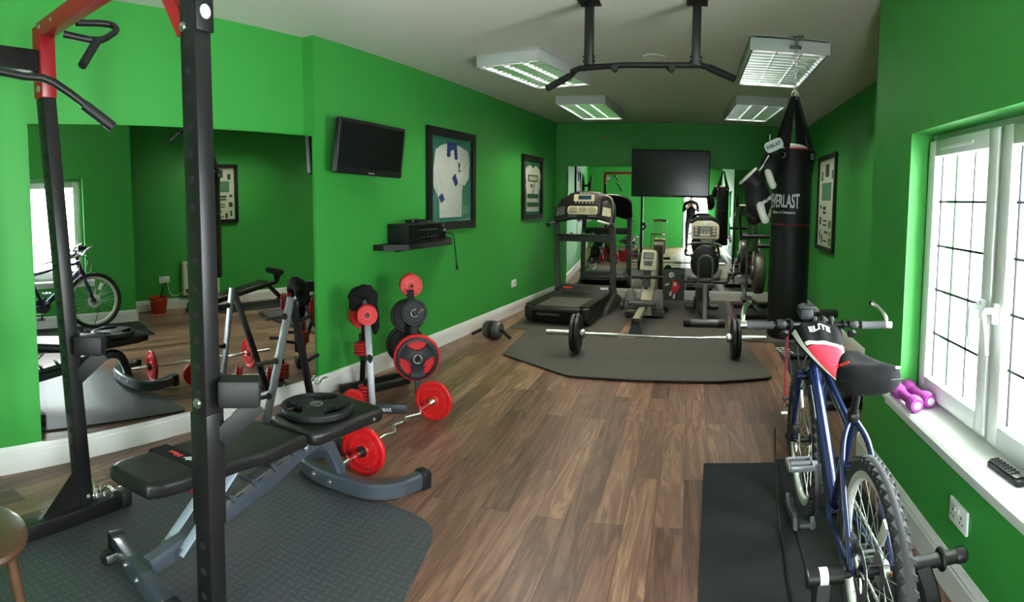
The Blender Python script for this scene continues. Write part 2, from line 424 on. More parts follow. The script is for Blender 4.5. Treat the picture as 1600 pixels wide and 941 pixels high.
def text_mesh(s, size, ext=0.0015, bold=0.0, sx=1.0):
    cu = bpy.data.curves.new('lettering', 'FONT'); cu.body = s; cu.size = size; cu.extrude = ext; cu.align_x = 'CENTER'; cu.align_y = 'CENTER'; cu.offset = bold; cu.resolution_u = 3
    ob = bpy.data.objects.new('lettering', cu); COL.objects.link(ob)
    dg = bpy.context.evaluated_depsgraph_get(); dg.update()
    me = bpy.data.meshes.new_from_object(ob.evaluated_get(dg))
    bpy.data.objects.remove(ob); bpy.data.curves.remove(cu)
    if sx != 1.0:
        for v in me.vertices: v.co.x *= sx
    return me
def dup_tree(o, parent=None):
    c = o.copy(); COL.objects.link(c)
    if parent: c.parent = parent
    for ch in o.children: dup_tree(ch, c)
    return c
def bolt(b, c, axis, r=0.011):
    return b.lathe([(r, 0), (r, 0.003), (r * 0.7, 0.003), (r * 0.7, 0.009), (0.0, 0.011)], c, axis, 12)

# ------------------------------------------------------------------ the room
H = 2.52
YB, YR = 8.7, -1.8          # far wall, wall behind the camera
YJ, YJR = 3.47, 3.2         # where the left and right walls step
def xl_near(y): return -3.060 + 0.145 * y
def xl_far(y): return -2.786 + 0.093 * y
def xr_near(y): return 0.938 + 0.0102 * y
def xr_far(y): return 1.515 + 0.0102 * y
def wall_poly(name, poly, z0=0.0, z1=H, m='green'):
    return struct(MB().prism(poly, z1 - z0, Matrix.Translation((0, 0, z0))).build(name, m))
o = MB().box((-0.8, 3.4, -0.05), (5.6, 11.0, 0.1)).build('floor', 'floor'); struct(o)
o = MB().box((-0.8, 3.4, H + 0.05), (5.6, 11.0, 0.1)).build('ceiling', 'ceiling'); struct(o)
wall_poly('wall_left_near', [(xl_near(YR), YR), (xl_near(YJ), YJ), (xl_near(YJ) - 0.2, YJ), (xl_near(YR) - 0.2, YR)])
wall_poly('wall_left', [(xl_far(YJ), YJ), (xl_far(YB), YB), (xl_far(YB) - 0.2, YB), (xl_far(YJ) - 0.3, YJ)])
wall_poly('wall_back', [(xl_far(YB) - 0.2, YB), (xr_far(YB) + 0.2, YB), (xr_far(YB) + 0.2, YB + 0.2), (xl_far(YB) - 0.2, YB + 0.2)])
wall_poly('wall_right', [(xr_far(YJR), YJR), (xr_far(YB), YB), (xr_far(YB) + 0.2, YB), (xr_far(YJR) + 0.2, YJR)])
WY0, WY1, WZ0, WZ1 = 1.21, 2.60, 0.525, 1.735
b = MB(); T = 0.24
def wp(y0, y1, z0, z1):
    b.prism([(xr_near(y0), y0), (xr_near(y0) + T, y0), (xr_near(y1) + T, y1), (xr_near(y1), y1)], z1 - z0, Matrix.Translation((0, 0, z0)))
W2A, W2B = -1.25, 0.35
wp(YR, W2A, 0, H); wp(W2A, W2B, 0, WZ0); wp(W2A, W2B, WZ1, H); wp(W2B, WY0, 0, H); wp(WY0, WY1, 0, WZ0); wp(WY0, WY1, WZ1, H)
b.prism([(xr_near(WY1), WY1), (xr_near(WY1) + T, WY1), (xr_near(WY1) + T, YJR), (xr_near(YJR), YJR)], H)
struct(b.build('wall_right_near', 'green'))
wall_poly('wall_right_step', [(xr_near(YJR) + T, 3.05), (1.74, 3.05), (1.74, YJR), (xr_near(YJR) + T, YJR)])
wall_poly('wall_right_outside', [(xr_near(YJR) + T + 0.001, 3.03), (1.80, 3.03), (1.80, 3.048), (xr_near(YJR) + T + 0.001, 3.048)], m='white')
# wall behind the camera with a white door open to daylight
b = MB()
DX0, DX1, DZ = -0.26, 0.51, 2.06
for x0, x1, z0, z1 in ((-3.4, DX0, 0, H), (DX0, DX1, DZ, H), (DX1, 1.3, 0, H)):
    b.box(((x0 + x1) / 2, YR - 0.1, (z0 + z1) / 2), (x1 - x0, 0.2, z1 - z0))
struct(b.build('wall_rear', 'green'))
def door_frame(name, x0, x1, z1, bars):
    b = MB()
    for x in (x0 + 0.03, x1 - 0.03): b.box((x, YR - 0.02, z1 / 2), (0.06, 0.09, z1), bev=0.006)
    b.box(((x0 + x1) / 2, YR - 0.02, z1 - 0.03), (x1 - x0 - 0.12, 0.09, 0.06), bev=0.006)
    for x in bars: b.box((x, YR - 0.02, z1 / 2 - 0.03), (0.09, 0.06, z1 - 0.06), bev=0.006)
    o = b.build(name, 'upvc'); struct(o)
    p = MB().box(((x0 + x1) / 2, YR - 0.03, z1 / 2), (x1 - x0 - 0.1, 0.006, z1 - 0.08)).build('pane', 'glass', o)
    return o
door_frame('door_1', DX0, DX1, DZ, [])

# skirting boards
def skirting(name, p0, p1, inward, h=0.14, t=0.02):
    p0, p1 = Vector((*p0, 0)), Vector((*p1, 0)); d = (p1 - p0).normalized(); n = Vector((*inward, 0)); n = (n - d * n.dot(d)).normalized()
    prof = [(0, 0.0), (t, 0.0), (t, h * 0.72), (t * 0.8, h * 0.76), (t * 0.85, h * 0.84), (t * 0.5, h * 0.92), (t * 0.3, h), (0, h)]
    rings = [[p + n * a + Vector((0, 0, z)) for a, z in prof] for p in (p0, p1)]
    return struct(MB().ring_sweep(rings).build(name, 'white', sharp=25))
skirting('baseboard_left', (xl_far(YJ), YJ), (xl_far(YB), YB), (1, 0))
skirting('baseboard_left_near', (xl_near(YR), YR), (xl_near(YJ), YJ), (1, 0))
skirting('baseboard_left_step', (xl_near(YJ), YJ), (xl_far(YJ) + 0.02, YJ), (0, -1))
skirting('baseboard_back', (xl_far(YB), YB), (xr_far(YB), YB), (0, -1))
skirting('baseboard_right', (xr_far(YJR), YJR), (xr_far(YB), YB), (-1, 0))
skirting('baseboard_right_near', (xr_near(YR), YR), (xr_near(YJR), YJR), (-1, 0))
skirting('baseboard_right_step', (xr_near(YJR) - 0.02, YJR), (xr_far(YJR), YJR), (0, 1))

# window: reveal already in the wall; frame, casements, leaded panes, handles, sill
XW = 1.075
def window(name, y0, y1, hm):
    b = MB(); z0, z1 = WZ0 + 0.02, WZ1
    fr = 0.045
    for y in (y0 + fr / 2, y1 - fr / 2): b.box((XW + 0.03, y, (z0 + z1) / 2), (0.07, fr, z1 - z0), bev=0.004)
    for z in (z0 + fr / 2, z1 - fr / 2): b.box((XW + 0.03, (y0 + y1) / 2, z), (0.07, y1 - y0 - 2 * fr, fr), bev=0.004)
    b.box((XW + 0.035, hm, (z0 + z1) / 2), (0.06, 0.05, z1 - z0 - 2 * fr), bev=0.004)
    o = b.build(name, 'upvc'); struct(o)
    for (a, c, hy) in ((hm + 0.015, y1 - 0.03, hm + 0.05), (y0 + 0.03, hm - 0.015, hm - 0.053)):
        b = MB(); s = 0.075
        za, zb = z0 + 0.03, z1 - 0.03
        for y in (a + s / 2, c - s / 2): b.box((XW - 0.005, y, (za + zb) / 2), (0.06, s, zb - za), bev=0.008)
        for z in (za + s / 2, zb - s / 2): b.box((XW - 0.005, (a + c) / 2, z), (0.06, c - a - 2 * s, s), bev=0.008)
        b.box((XW - 0.037, (a + c) / 2 + 0.02, zb - 0.04), (0.012, 0.30, 0.016), bev=0.003)
        cs = b.build('casement', 'upvc', o)
        ga, gc, gz0, gz1 = a + s, c - s, za + s, zb - s
        MB().box((XW + 0.005, (ga + gc) / 2, (gz0 + gz1) / 2), (0.006, gc - ga, gz1 - gz0)).build('pane', 'glass', cs)
        b = MB()
        for i in range(1, 3):
            y = ga + (gc - ga) * i / 3; b.box((XW - 0.001, y, (gz0 + gz1) / 2), (0.006, 0.008, gz1 - gz0))
        for i in range(1, 5):
            z = gz0 + (gz1 - gz0) * i / 5; b.box((XW - 0.001, (ga + gc) / 2, z), (0.006, gc - ga, 0.010))
        for y in (ga + 0.012, gc - 0.012): b.box((XW, y, (gz0 + gz1) / 2), (0.006, 0.010, gz1 - gz0))
        b.build('leading', 'iron', cs)
        b = MB(); b.box((XW - 0.045, hy, 1.04), (0.022, 0.026, 0.075), bev=0.006)
        b.tube([(XW - 0.05, hy, 1.05), (XW - 0.085, hy, 1.05), (XW - 0.09, hy, 1.03), (XW - 0.085, hy + (0.012 if hy > hm else -0.012), 0.97), (XW - 0.08, hy + (0.016 if hy > hm else -0.016), 0.90)], (0.012, 0.008), 10, smooth=4)
        b.build('window_handle', 'upvc', cs)
    return o
window('window_1', WY0, WY1, 1.905)
window('window_added', W2A, W2B, -0.45)  # unseen second window, added behind the camera for more daylight
b = MB()
ya, yb = 1.0, WY1 + 0.09
prof = [(XW + 0.1, WZ0 - 0.005), (XW + 0.1, WZ0 + 0.02), (xr_near(2) - 0.05, WZ0 + 0.02), (xr_near(2) - 0.06, WZ0 + 0.01), (xr_near(2) - 0.055, WZ0 - 0.01), (xr_near(2) - 0.035, WZ0 - 0.02), (xr_near(2) - 0.03, WZ0 - 0.05), (xr_near(2) - 0.012, WZ0 - 0.06), (xr_near(2) + 0.005, WZ0 - 0.06), (xr_near(2) + 0.005, WZ0 - 0.005)]
rings = [[Vector((x, y, z)) for x, z in prof] for y in (WY0 + 0.002, WY1 - 0.002)]
b.ring_sweep(rings)
rings = [[Vector((x, y, z)) for x, z in [(min(p[0], xr_near(2) + 0.0), p[1]) for p in prof]] for y in (WY1 - 0.002, yb)]
b.ring_sweep(rings)
struct(b.build('trim_1', 'white', sharp=25))

# ------------------------------------------------------------------ mirrors
MS = 0.182
def mirror_left():
    y0, y1, z0, z1 = 1.50, YJ - 0.012, 0.135, 1.835
    mx0 = xl_near(y0) + 0.006
    poly = [(xl_near(y0), y0), (mx0, y0), (mx0 + MS * (y1 - y0), y1), (xl_near(y1), y1)]
    r = MB().prism(poly, z1 - z0, Matrix.Translation((0, 0, z0))).build('wall_mirror', 'mirror')
    tag(r, 'huge frameless mirror on left wall behind the bench', 'mirror')
mirror_left()
r = MB().box((-0.405, YB - 0.005, 1.015), (2.80, 0.008, 1.75)).build('wall_mirror', 'mirror')
tag(r, 'wide frameless mirror on far wall behind the exercise machines', 'mirror')

# ------------------------------------------------------------------ ceiling
def ceiling_light(cx, cy, rz, label, ly=1.22, tube='tube_added_glow'):
    r = root('ceiling_light', label, 'ceiling light', (cx, cy, H), math.radians(rz), 'louvred ceiling lights')
    lx, dz = 0.55, 0.095; t = 0.012
    b = MB(); b.box((0, 0, -0.006), (lx, ly, 0.012))
    for s in (-1, 1):
        b.box((s * (lx - t) / 2, 0, -dz / 2), (t, ly, dz), bev=0.003); b.box((0, s * (ly - t) / 2, -dz / 2), (lx - 2 * t, t, dz), bev=0.003)
    b.build('housing', 'housing', r)
    b = MB(); n = 14
    for i in range(4): b.box((-lx / 2 + 0.02 + (lx - 0.04) * i / 3, 0, -0.062), (0.006, ly - 0.03, 0.055))
    for k in range(3):
        x0 = -lx / 2 + 0.02 + (lx - 0.04) * k / 3
        for side in (-1, 1):
            xa = x0 + ((lx - 0.04) / 3 if side > 0 else 0); xb = xa - side * 0.045
            b.grid(lambda u, v, xa=xa, xb=xb: (xa + (xb - xa) * (u ** 1.8), (v - 0.5) * (ly - 0.04), -0.088 + 0.065 * u), 5, 1, 0.002)
    for i in range(1, n): 
        y = -ly / 2 + ly * i / n
        b.prism([(-0.011, -0.03), (0.011, -0.03), (0.002, -0.088), (-0.002, -0.088)], lx - 0.05, frame_mx((-(lx - 0.05) / 2, y, 0), (0, 1, 0), (0, 0, 1)))
    b.build('louvre', 'louvre', r)
    for k in range(3):
        MB().cyl((-lx / 2 + 0.105 + (lx - 0.21) * k / 2, -ly / 2 + 0.05, -0.035), (-lx / 2 + 0.105 + (lx - 0.21) * k / 2, ly / 2 - 0.05, -0.035), 0.013, n=12).build('fluorescent_tube', tube, r)
ceiling_light(-1.31, 5.02, -12, 'louvred ceiling light nearest the left wall, left end of pull-up bar crossing it', 1.05)
ceiling_light(-1.19, 7.12, -3, 'smaller looking cream louvred ceiling light above the treadmill', tube='tube_warm')
ceiling_light(0.635, 4.74, 0, 'louvred ceiling light with punch bag chain hanging in front of it')
ceiling_light(0.66, 6.98, 3, 'smaller looking louvred ceiling light beyond the punch bag chain')
for x, y, l in ((-0.325, 4.81, 'round flush ceiling disc just behind the pull-up bar'), (-0.312, 7.1, 'round flush ceiling disc near the far wall')):
    o = MB().lathe([(0.09, 0), (0.09, -0.006), (0.08, -0.012), (0.06, -0.008), (0.0, -0.008)], (x, y, H), n=36).build('ceiling_disc', 'ceiling'); tag(o, l, 'ceiling vent', 'flush ceiling discs')

def pull_up_bar():
    r = root('pull_up_bar', 'black pull-up bar bracketed to the ceiling on two posts', 'pull-up bar', (-0.305, 3.5, H))
    for s in (-1, 1):
        b = MB(); b.bar((s * 0.305, 0, -0.004), (s * 0.305, 0, -0.36), 0.05, 0.05, 0.004, up=(0, 1, 0)); b.box((s * 0.305, 0, -0.006), (0.12, 0.12, 0.012), bev=0.003)
        for z in (-0.31, -0.335): 
            bolt(b, (s * 0.305 + 0.025, 0, z), (1, 0, 0), 0.010); bolt(b, (s * 0.305 - 0.025, 0, z), (-1, 0, 0), 0.010)
        b.build('post', 'black_metal', r)
    b = MB(); b.tube([(-0.41, 0.03, -0.385), (-0.36, 0, -0.375), (-0.1, 0, -0.36), (0.1, 0, -0.36), (0.33, 0, -0.355), (0.37, -0.005, -0.365), (0.52, -0.06, -0.435)], 0.017, 12)
    b.tube([(-0.38, 0.01, -0.378), (-0.42, 0.06, -0.40), (-0.58, 0.15, -0.45)], 0.017, 12); b.build('bar', 'black_metal', r)
    MB().cyl((0.38, -0.008, -0.369), (0.525, -0.062, -0.437), 0.021).build('grip', 'rubber', r)
    MB().cyl((-0.43, 0.066, -0.404), (-0.585, 0.153, -0.452), 0.021).build('grip', 'rubber', r)
    for x in (-0.15, 0.17): MB().tube([(x - 0.02, 0, -0.37), (x, -0.02, -0.39), (x + 0.005, -0.09, -0.39)], (0.016, 0.018), 12).build('handle', 'rubber', r)
pull_up_bar()

# ------------------------------------------------------------------ weight plates
def ring_plate_mesh(R, t, hole, marks=0):
    b = MB(); k = t / 2
    prof = [(hole, -k), (hole, k), (R * 0.24, k), (R * 0.28, k * 0.55), (R * 0.80, k * 0.55), (R * 0.85, k * 0.95), (R * 0.96, k), (R, k * 0.6), (R, -k * 0.6), (R * 0.96, -k), (R * 0.85, -k * 0.95), (R * 0.80, -k * 0.55), (R * 0.28, -k * 0.55), (R * 0.24, -k)]
    b.disc_ring(prof, n=56)
    for s in (-1, 1):
        for i in range(marks):
            if i % (marks // 2) in (0,): continue
            a = 2 * PI * i / marks; r = R * 0.60
            b.box((r * math.cos(a), r * math.sin(a), s * k * 0.62), (R * 0.14, R * 0.07 + R * 0.03 * (i % 3), k * 1.0), Matrix.Rotation(a, 4, 'Z'), 0.0008, 1)
    return b
def plate(name, label, R, t, hole, m, loc, axis, group=None, marks=0, spin=0.0, bores=0):
    q = Vector((0, 0, 1)).rotation_difference(Vector(axis).normalized())
    b = ring_plate_mesh(R, t, hole, marks); b.use(1)
    for i in range(bores):
        a = 2 * PI * i / bores + 0.2
        for s in (-1, 1): b.cyl((R * 0.56 * math.cos(a), R * 0.56 * math.sin(a), s * t * 0.2), (R * 0.56 * math.cos(a), R * 0.56 * math.sin(a), s * t * 0.29), 0.006, n=10)
    o = b.build(name, [m, 'hole'] if bores else m, sharp=28)
    o.rotation_mode = 'QUATERNION'; o.rotation_quaternion = q @ Euler((0, 0, spin)).to_quaternion(); o.location = loc
    tag(o, label, 'weight plate', group)
    return o
def grip_plate(label, R, t, hole, m, loc, axis, spin=0.0, group=None):
    """plate with three hand holes"""
    b = MB(); n = 96
    rad = [hole, hole * 1.35, R * 0.34, R * 0.40, R * 0.52, R * 0.64, R * 0.74, R * 0.79, R * 0.86, R * 0.93, R * 0.98, R]
    hh = [1.0, 1.0, 0.9, 0.72, 0.66, 0.66, 0.72, 0.9, 1.0, 1.0, 0.85, 0.5]
    def open_cell(i, j):
        a = (j / n * 3) % 1.0
        rm = (rad[i] + rad[i + 1]) / 2 / R
        wd = 0.17 if rm < 0.5 else 0.27 if rm < 0.68 else 0.31
        return 0.45 < rm < 0.83 and abs(a - 0.5) < wd
    top = [[b.bm.verts.new((r * math.cos(2 * PI * j / n), r * math.sin(2 * PI * j / n), t / 2 * h)) for j in range(n)] for r, h in zip(rad, hh)]
    bot = [[b.bm.verts.new((v.co.x, v.co.y, -v.co.z)) for v in ring] for ring in top]
    m_ = len(rad)
    pres = lambda i, j: 0 <= i < m_ - 1 and not open_cell(i, j % n)
    for i in range(m_ - 1):
        for j in range(n):
            if not pres(i, j): continue
            k = (j + 1) % n
            b.bm.faces.new((top[i][j], top[i + 1][j], top[i + 1][k], top[i][k])); b.bm.faces.new((bot[i][k], bot[i + 1][k], bot[i + 1][j], bot[i][j]))
            if not pres(i - 1, j): b.bm.faces.new((top[i][k], bot[i][k], bot[i][j], top[i][j]))
            if not pres(i + 1, j): b.bm.faces.new((top[i + 1][j], bot[i + 1][j], bot[i + 1][k], top[i + 1][k]))
            if not pres(i, j - 1): b.bm.faces.new((top[i][j], bot[i][j], bot[i + 1][j], top[i + 1][j]))
            if not pres(i, j + 1): b.bm.faces.new((top[i + 1][k], bot[i + 1][k], bot[i][k], top[i][k]))
    q = Vector((0, 0, 1)).rotation_difference(Vector(axis).normalized())
    r = root('weight_plate', label, 'weight plate', loc, 0, group)
    r.rotation_mode = 'QUATERNION'; r.rotation_quaternion = q @ Euler((0, 0, spin)).to_quaternion()
    b.build('grip_disc', m, r, sharp=28)
    MB().disc_ring([(hole * 0.86, -t / 2 - 0.001), (hole * 0.86, t / 2 + 0.001), (hole * 1.16, t / 2 + 0.001), (hole * 1.16, -t / 2 - 0.001)], n=32).build('hub_ring', 'steel', r, label='bright steel hub ring')
    b = MB()
    for i in range(9):
        a = 2 * PI * (i * 0.028 + 0.10); rr = R * 0.88
        b.box((rr * math.cos(a), rr * math.sin(a), t / 2), (R * 0.09, R * 0.03, 0.004), Matrix.Rotation(a, 4, 'Z'), 0.0006, 1)
    b.build('raised_marks', m, r)
    return r

# ------------------------------------------------------------------ half rack
def rack():
    rx, ry = -2.24, 1.385; fx, fy = -1.318, 1.265; T = 0.066
    r = root('power_rack', 'tall black half rack with red top arch standing over the bench', 'rack', (-1.85, 1.38, 0.0115))
    O = Vector((-1.85, 1.38, 0))
    L = lambda *p: Vector(p) - O
    lean = Vector((-0.075, -0.065, 1.88))
    def upright(base, top, z0, z1):
        """square post with a row of holes on its front and inner side"""
        b = MB(); d = (top - base); d = d / d.z
        p0, p1 = base + d * z0, base + d * z1
        b.bar(L(*p0), L(*p1), T, T, 0.005, up=(0, 1, 0))
        b.use(1); k = 0
        for i in range(int((z1 - 0.2 - z0) / 0.08)):
            z = z0 + 0.16 + i * 0.08; c = base + d * z
            b.cyl(L(c.x, c.y - T / 2 - 0.0012, c.z), L(c.x, c.y - T / 2 + 0.004, c.z), 0.0125, n=14)
        return b.build('upright', ['black_metal', 'hole'], r)
    rb, rt = Vector((rx, ry, 0)), Vector((rx, ry, 0)) + lean
    fb, ft = Vector((fx, fy, 0)), Vector((fx - 0.002, fy, 1.88))
    upright(rb, rt, 0.0, 1.88); upright(fb, ft, 0.0, 2.3)
    # lower sleeve, sticker
    MB().bar(L(fx, fy, 0.38), L(fx, fy, 0.737), T + 0.008, T + 0.008, 0.004, up=(0, 1, 0)).build('sleeve', 'black_metal', r)
    b = MB(); bolt(b, L(fx - 0.005, fy - T / 2, 0.768), (0, -1, 0), 0.016); b.build('bolt', 'steel', r)
    b = MB(); bolt(b, L(fx, fy - T / 2, 1.99), (0, -1, 0), 0.014); b.build('bolt', 'steel', r)
    b = MB(); bolt(b, L(fx - 0.02, fy - T / 2, 1.89), (0, -1, 0), 0.014); b.build('bolt', 'steel', r)
    MB().lathe([(0.021, 0), (0.021, 0.002), (0, 0.002)], L(fx + T / 2 + 0.0083, fy, 1.925), (1, 0, 0), 28).build('sticker', 'text_grey', r, label='round silver sticker')
    MB().box(L(fx + T / 2 + 0.004, fy, 2.05), (0.008, T + 0.006, 0.36), bev=0.002).build('side_plate', 'black_metal', r)
    # safety arms
    for base, d in ((fb, 0.0), (rb, 1.0)):
        b = MB(); x, y = base.x - 0.03 * d, base.y - 0.03 * d; z = 0.80 if d == 0 else 0.78
        b.bar(L(x + T / 2, y + 0.02, z), L(x + T / 2 + 0.10, y + 0.10, z), 0.085, 0.085, 0.012)
        b.bar(L(x + T / 2, y + 0.02, z - 0.15), L(x + T / 2 + 0.085, y + 0.10, z - 0.04), 0.012, 0.06, 0.002)
        b.bar(L(x + T / 2 - 0.01, y + 0.02, z - 0.16), L(x + T / 2 - 0.01, y + 0.02, z + 0.05), 0.05, 0.012, 0.002, up=(1, 0, 0))
        b.build('safety_arm', 'rubber', r)
    # feet
    b = MB(); b.bar(L(rx + 0.02, 0.72, 0.036), L(rx + 0.02, 1.56, 0.036), T, T, 0.004); b.build('foot', 'black_metal', r)
    b = MB(); b.bar(L(rx + 0.02, 1.55, 0.036), L(rx + 0.02, 1.61, 0.036), T + 0.01, T + 0.01, 0.012); b.build('foot_cap', 'rubber', r)
    b = MB(); b.bar(L(fx, 0.62, 0.036), L(fx, fy + T / 2, 0.036), T, T, 0.004); b.build('foot', 'black_metal', r)
    b = MB(); b.prism([(0, 0), (0.19, 0), (0, 0.19)], 0.008, frame_mx(L(rx + 0.024, ry - T / 2, 0.07), (0, -1, 0), (0, 0, 1))); b.build('gusset', 'black_metal', r)
    for z in (0.03, 0.105):
        b = MB(); bolt(b, L(rx + T / 2, ry, z), (1, 0, 0), 0.011); b.build('bolt', 'steel', r)
    # red arch
    zt = 2.135; top = rt
    b = MB(); b.bar(L(top.x, top.y, 1.85), L(top.x + 0.005, top.y, zt + 0.02), T + 0.008, T + 0.008, 0.004, up=(0, 1, 0)); b.build('arch_post', 'red_paint', r)
    b = MB(); b.bar(L(top.x, top.y, zt), L(fx - T / 2, fy, zt + 0.02), T, T, 0.004, up=(0, 0, 1)); b.build('crossbar', 'red_paint', r)
    MB().prism([(-0.16, 0.0), (-T / 2, -0.20), (-T / 2, -0.26), (-T / 2 - 0.02, -0.26), (-0.19, 0.0)], T * 0.8, frame_mx(L(fx, fy + T * 0.4, zt - 0.005), (1, 0, 0), (0, 0, 1))).build('arch_brace', 'red_paint', r)
    b = MB(); bolt(b, L(top.x + 0.01, top.y - T / 2 - 0.004, 1.888), (0.3, -1, 0), 0.014); b.build('bolt', 'steel', r)
    for k in (0.03, 0.14):
        b = MB(); bolt(b, L(top.x + k, top.y - T / 2 - 0.001, zt + 0.01), (0, -1, 0), 0.012); b.build('bolt', 'steel', r)
    # pull-up bars of the arch
    b = MB(); b.tube([L(-2.06, 0.55, 1.95), L(-2.075, 0.90, 1.905), L(-2.05, 1.08, 1.875), L(-1.985, 1.17, 1.845), L(-1.87, 1.345, 1.675)], 0.015, 12, smooth=3); b.build('pull_up_handle', 'black_metal', r)
    MB().cyl(L(-1.925, 1.262, 1.756), L(-1.866, 1.35, 1.668), 0.020).build('handle_grip', 'rubber', r)
    b = MB(); hp = [Vector((-2.117, 1.367, 2.124)), Vector((-2.095, 1.505, 2.131)), Vector((-2.050, 1.517, 2.100)), Vector((-2.025, 1.466, 2.062)), Vector((-2.017, 1.390, 2.031)), Vector((-2.086, 1.285, 2.061))]
    b.tube([p - O for p in hp], 0.014, 12, smooth=4); b.build('pull_up_handle', 'black_metal', r)
    MB().cyl(Vector((-2.014, 1.394, 2.030)) - O, Vector((-1.974, 1.293, 1.915)) - O, 0.018).build('handle_grip', 'rubber', r)
    b = MB(); b.bar(L(top.x - 0.005, top.y - 0.03, 2.005), L(top.x + 0.01, 0.45, 2.035), 0.06, 0.09, 0.004); b.build('top_beam', 'black_metal', r)
    return r
rack()
def spring_clip(label, loc, rz=0.0, group=None, tilt=0.0):
    r = root('spring_clip', label, 'bar collar', loc, rz, group); r.rotation_euler[1] = tilt
    b = MB(); pts = [(0.026 * math.cos(a), (i / 40 - 0.5) * 0.022, 0.026 * math.sin(a) + 0.026) for i, a in enumerate([2 * PI * 3 * k / 40 for k in range(41)])]
    b.tube(pts, 0.0035, 8); b.build('coil', 'chrome', r)
    for s in (-1, 1):
        b = MB(); b.tube([(0.026, s * 0.011, 0.026), (0.045, s * 0.014, 0.045), (0.07, s * 0.02, 0.05)], 0.0035, 8); b.build('handle', 'chrome', r)
    return r
spring_clip('chrome spring clip lying on the end of the black rack foot', (-2.22, 1.50, 0.0725), 0.6)
spring_clip('chrome spring clip beside the other one on the rack foot', (-2.23, 1.44, 0.0725), 2.4)

# ------------------------------------------------------------------ chequer mat under the bench
def rounded_poly(pts, radii, k=6):
    out = []; n = len(pts)
    for i in range(n):
        p0, p1, p2 = Vector(pts[i - 1]), Vector(pts[i]), Vector(pts[(i + 1) % n]); r = radii[i]
        if r <= 0: out.append(p1); continue
        a = p1 + (p0 - p1).normalized() * r; c = p1 + (p2 - p1).normalized() * r
        for j in range(k + 1):
            t = j / k; out.append(a * (1 - t) ** 2 + p1 * 2 * t * (1 - t) + c * t * t)
    return [(p.x, p.y) for p in out]
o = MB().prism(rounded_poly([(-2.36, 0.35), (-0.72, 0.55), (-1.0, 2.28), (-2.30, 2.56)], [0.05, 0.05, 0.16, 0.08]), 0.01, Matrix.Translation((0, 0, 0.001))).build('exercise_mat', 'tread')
tag(o, 'grey chequer plate rubber mat under the weight bench', 'mat')

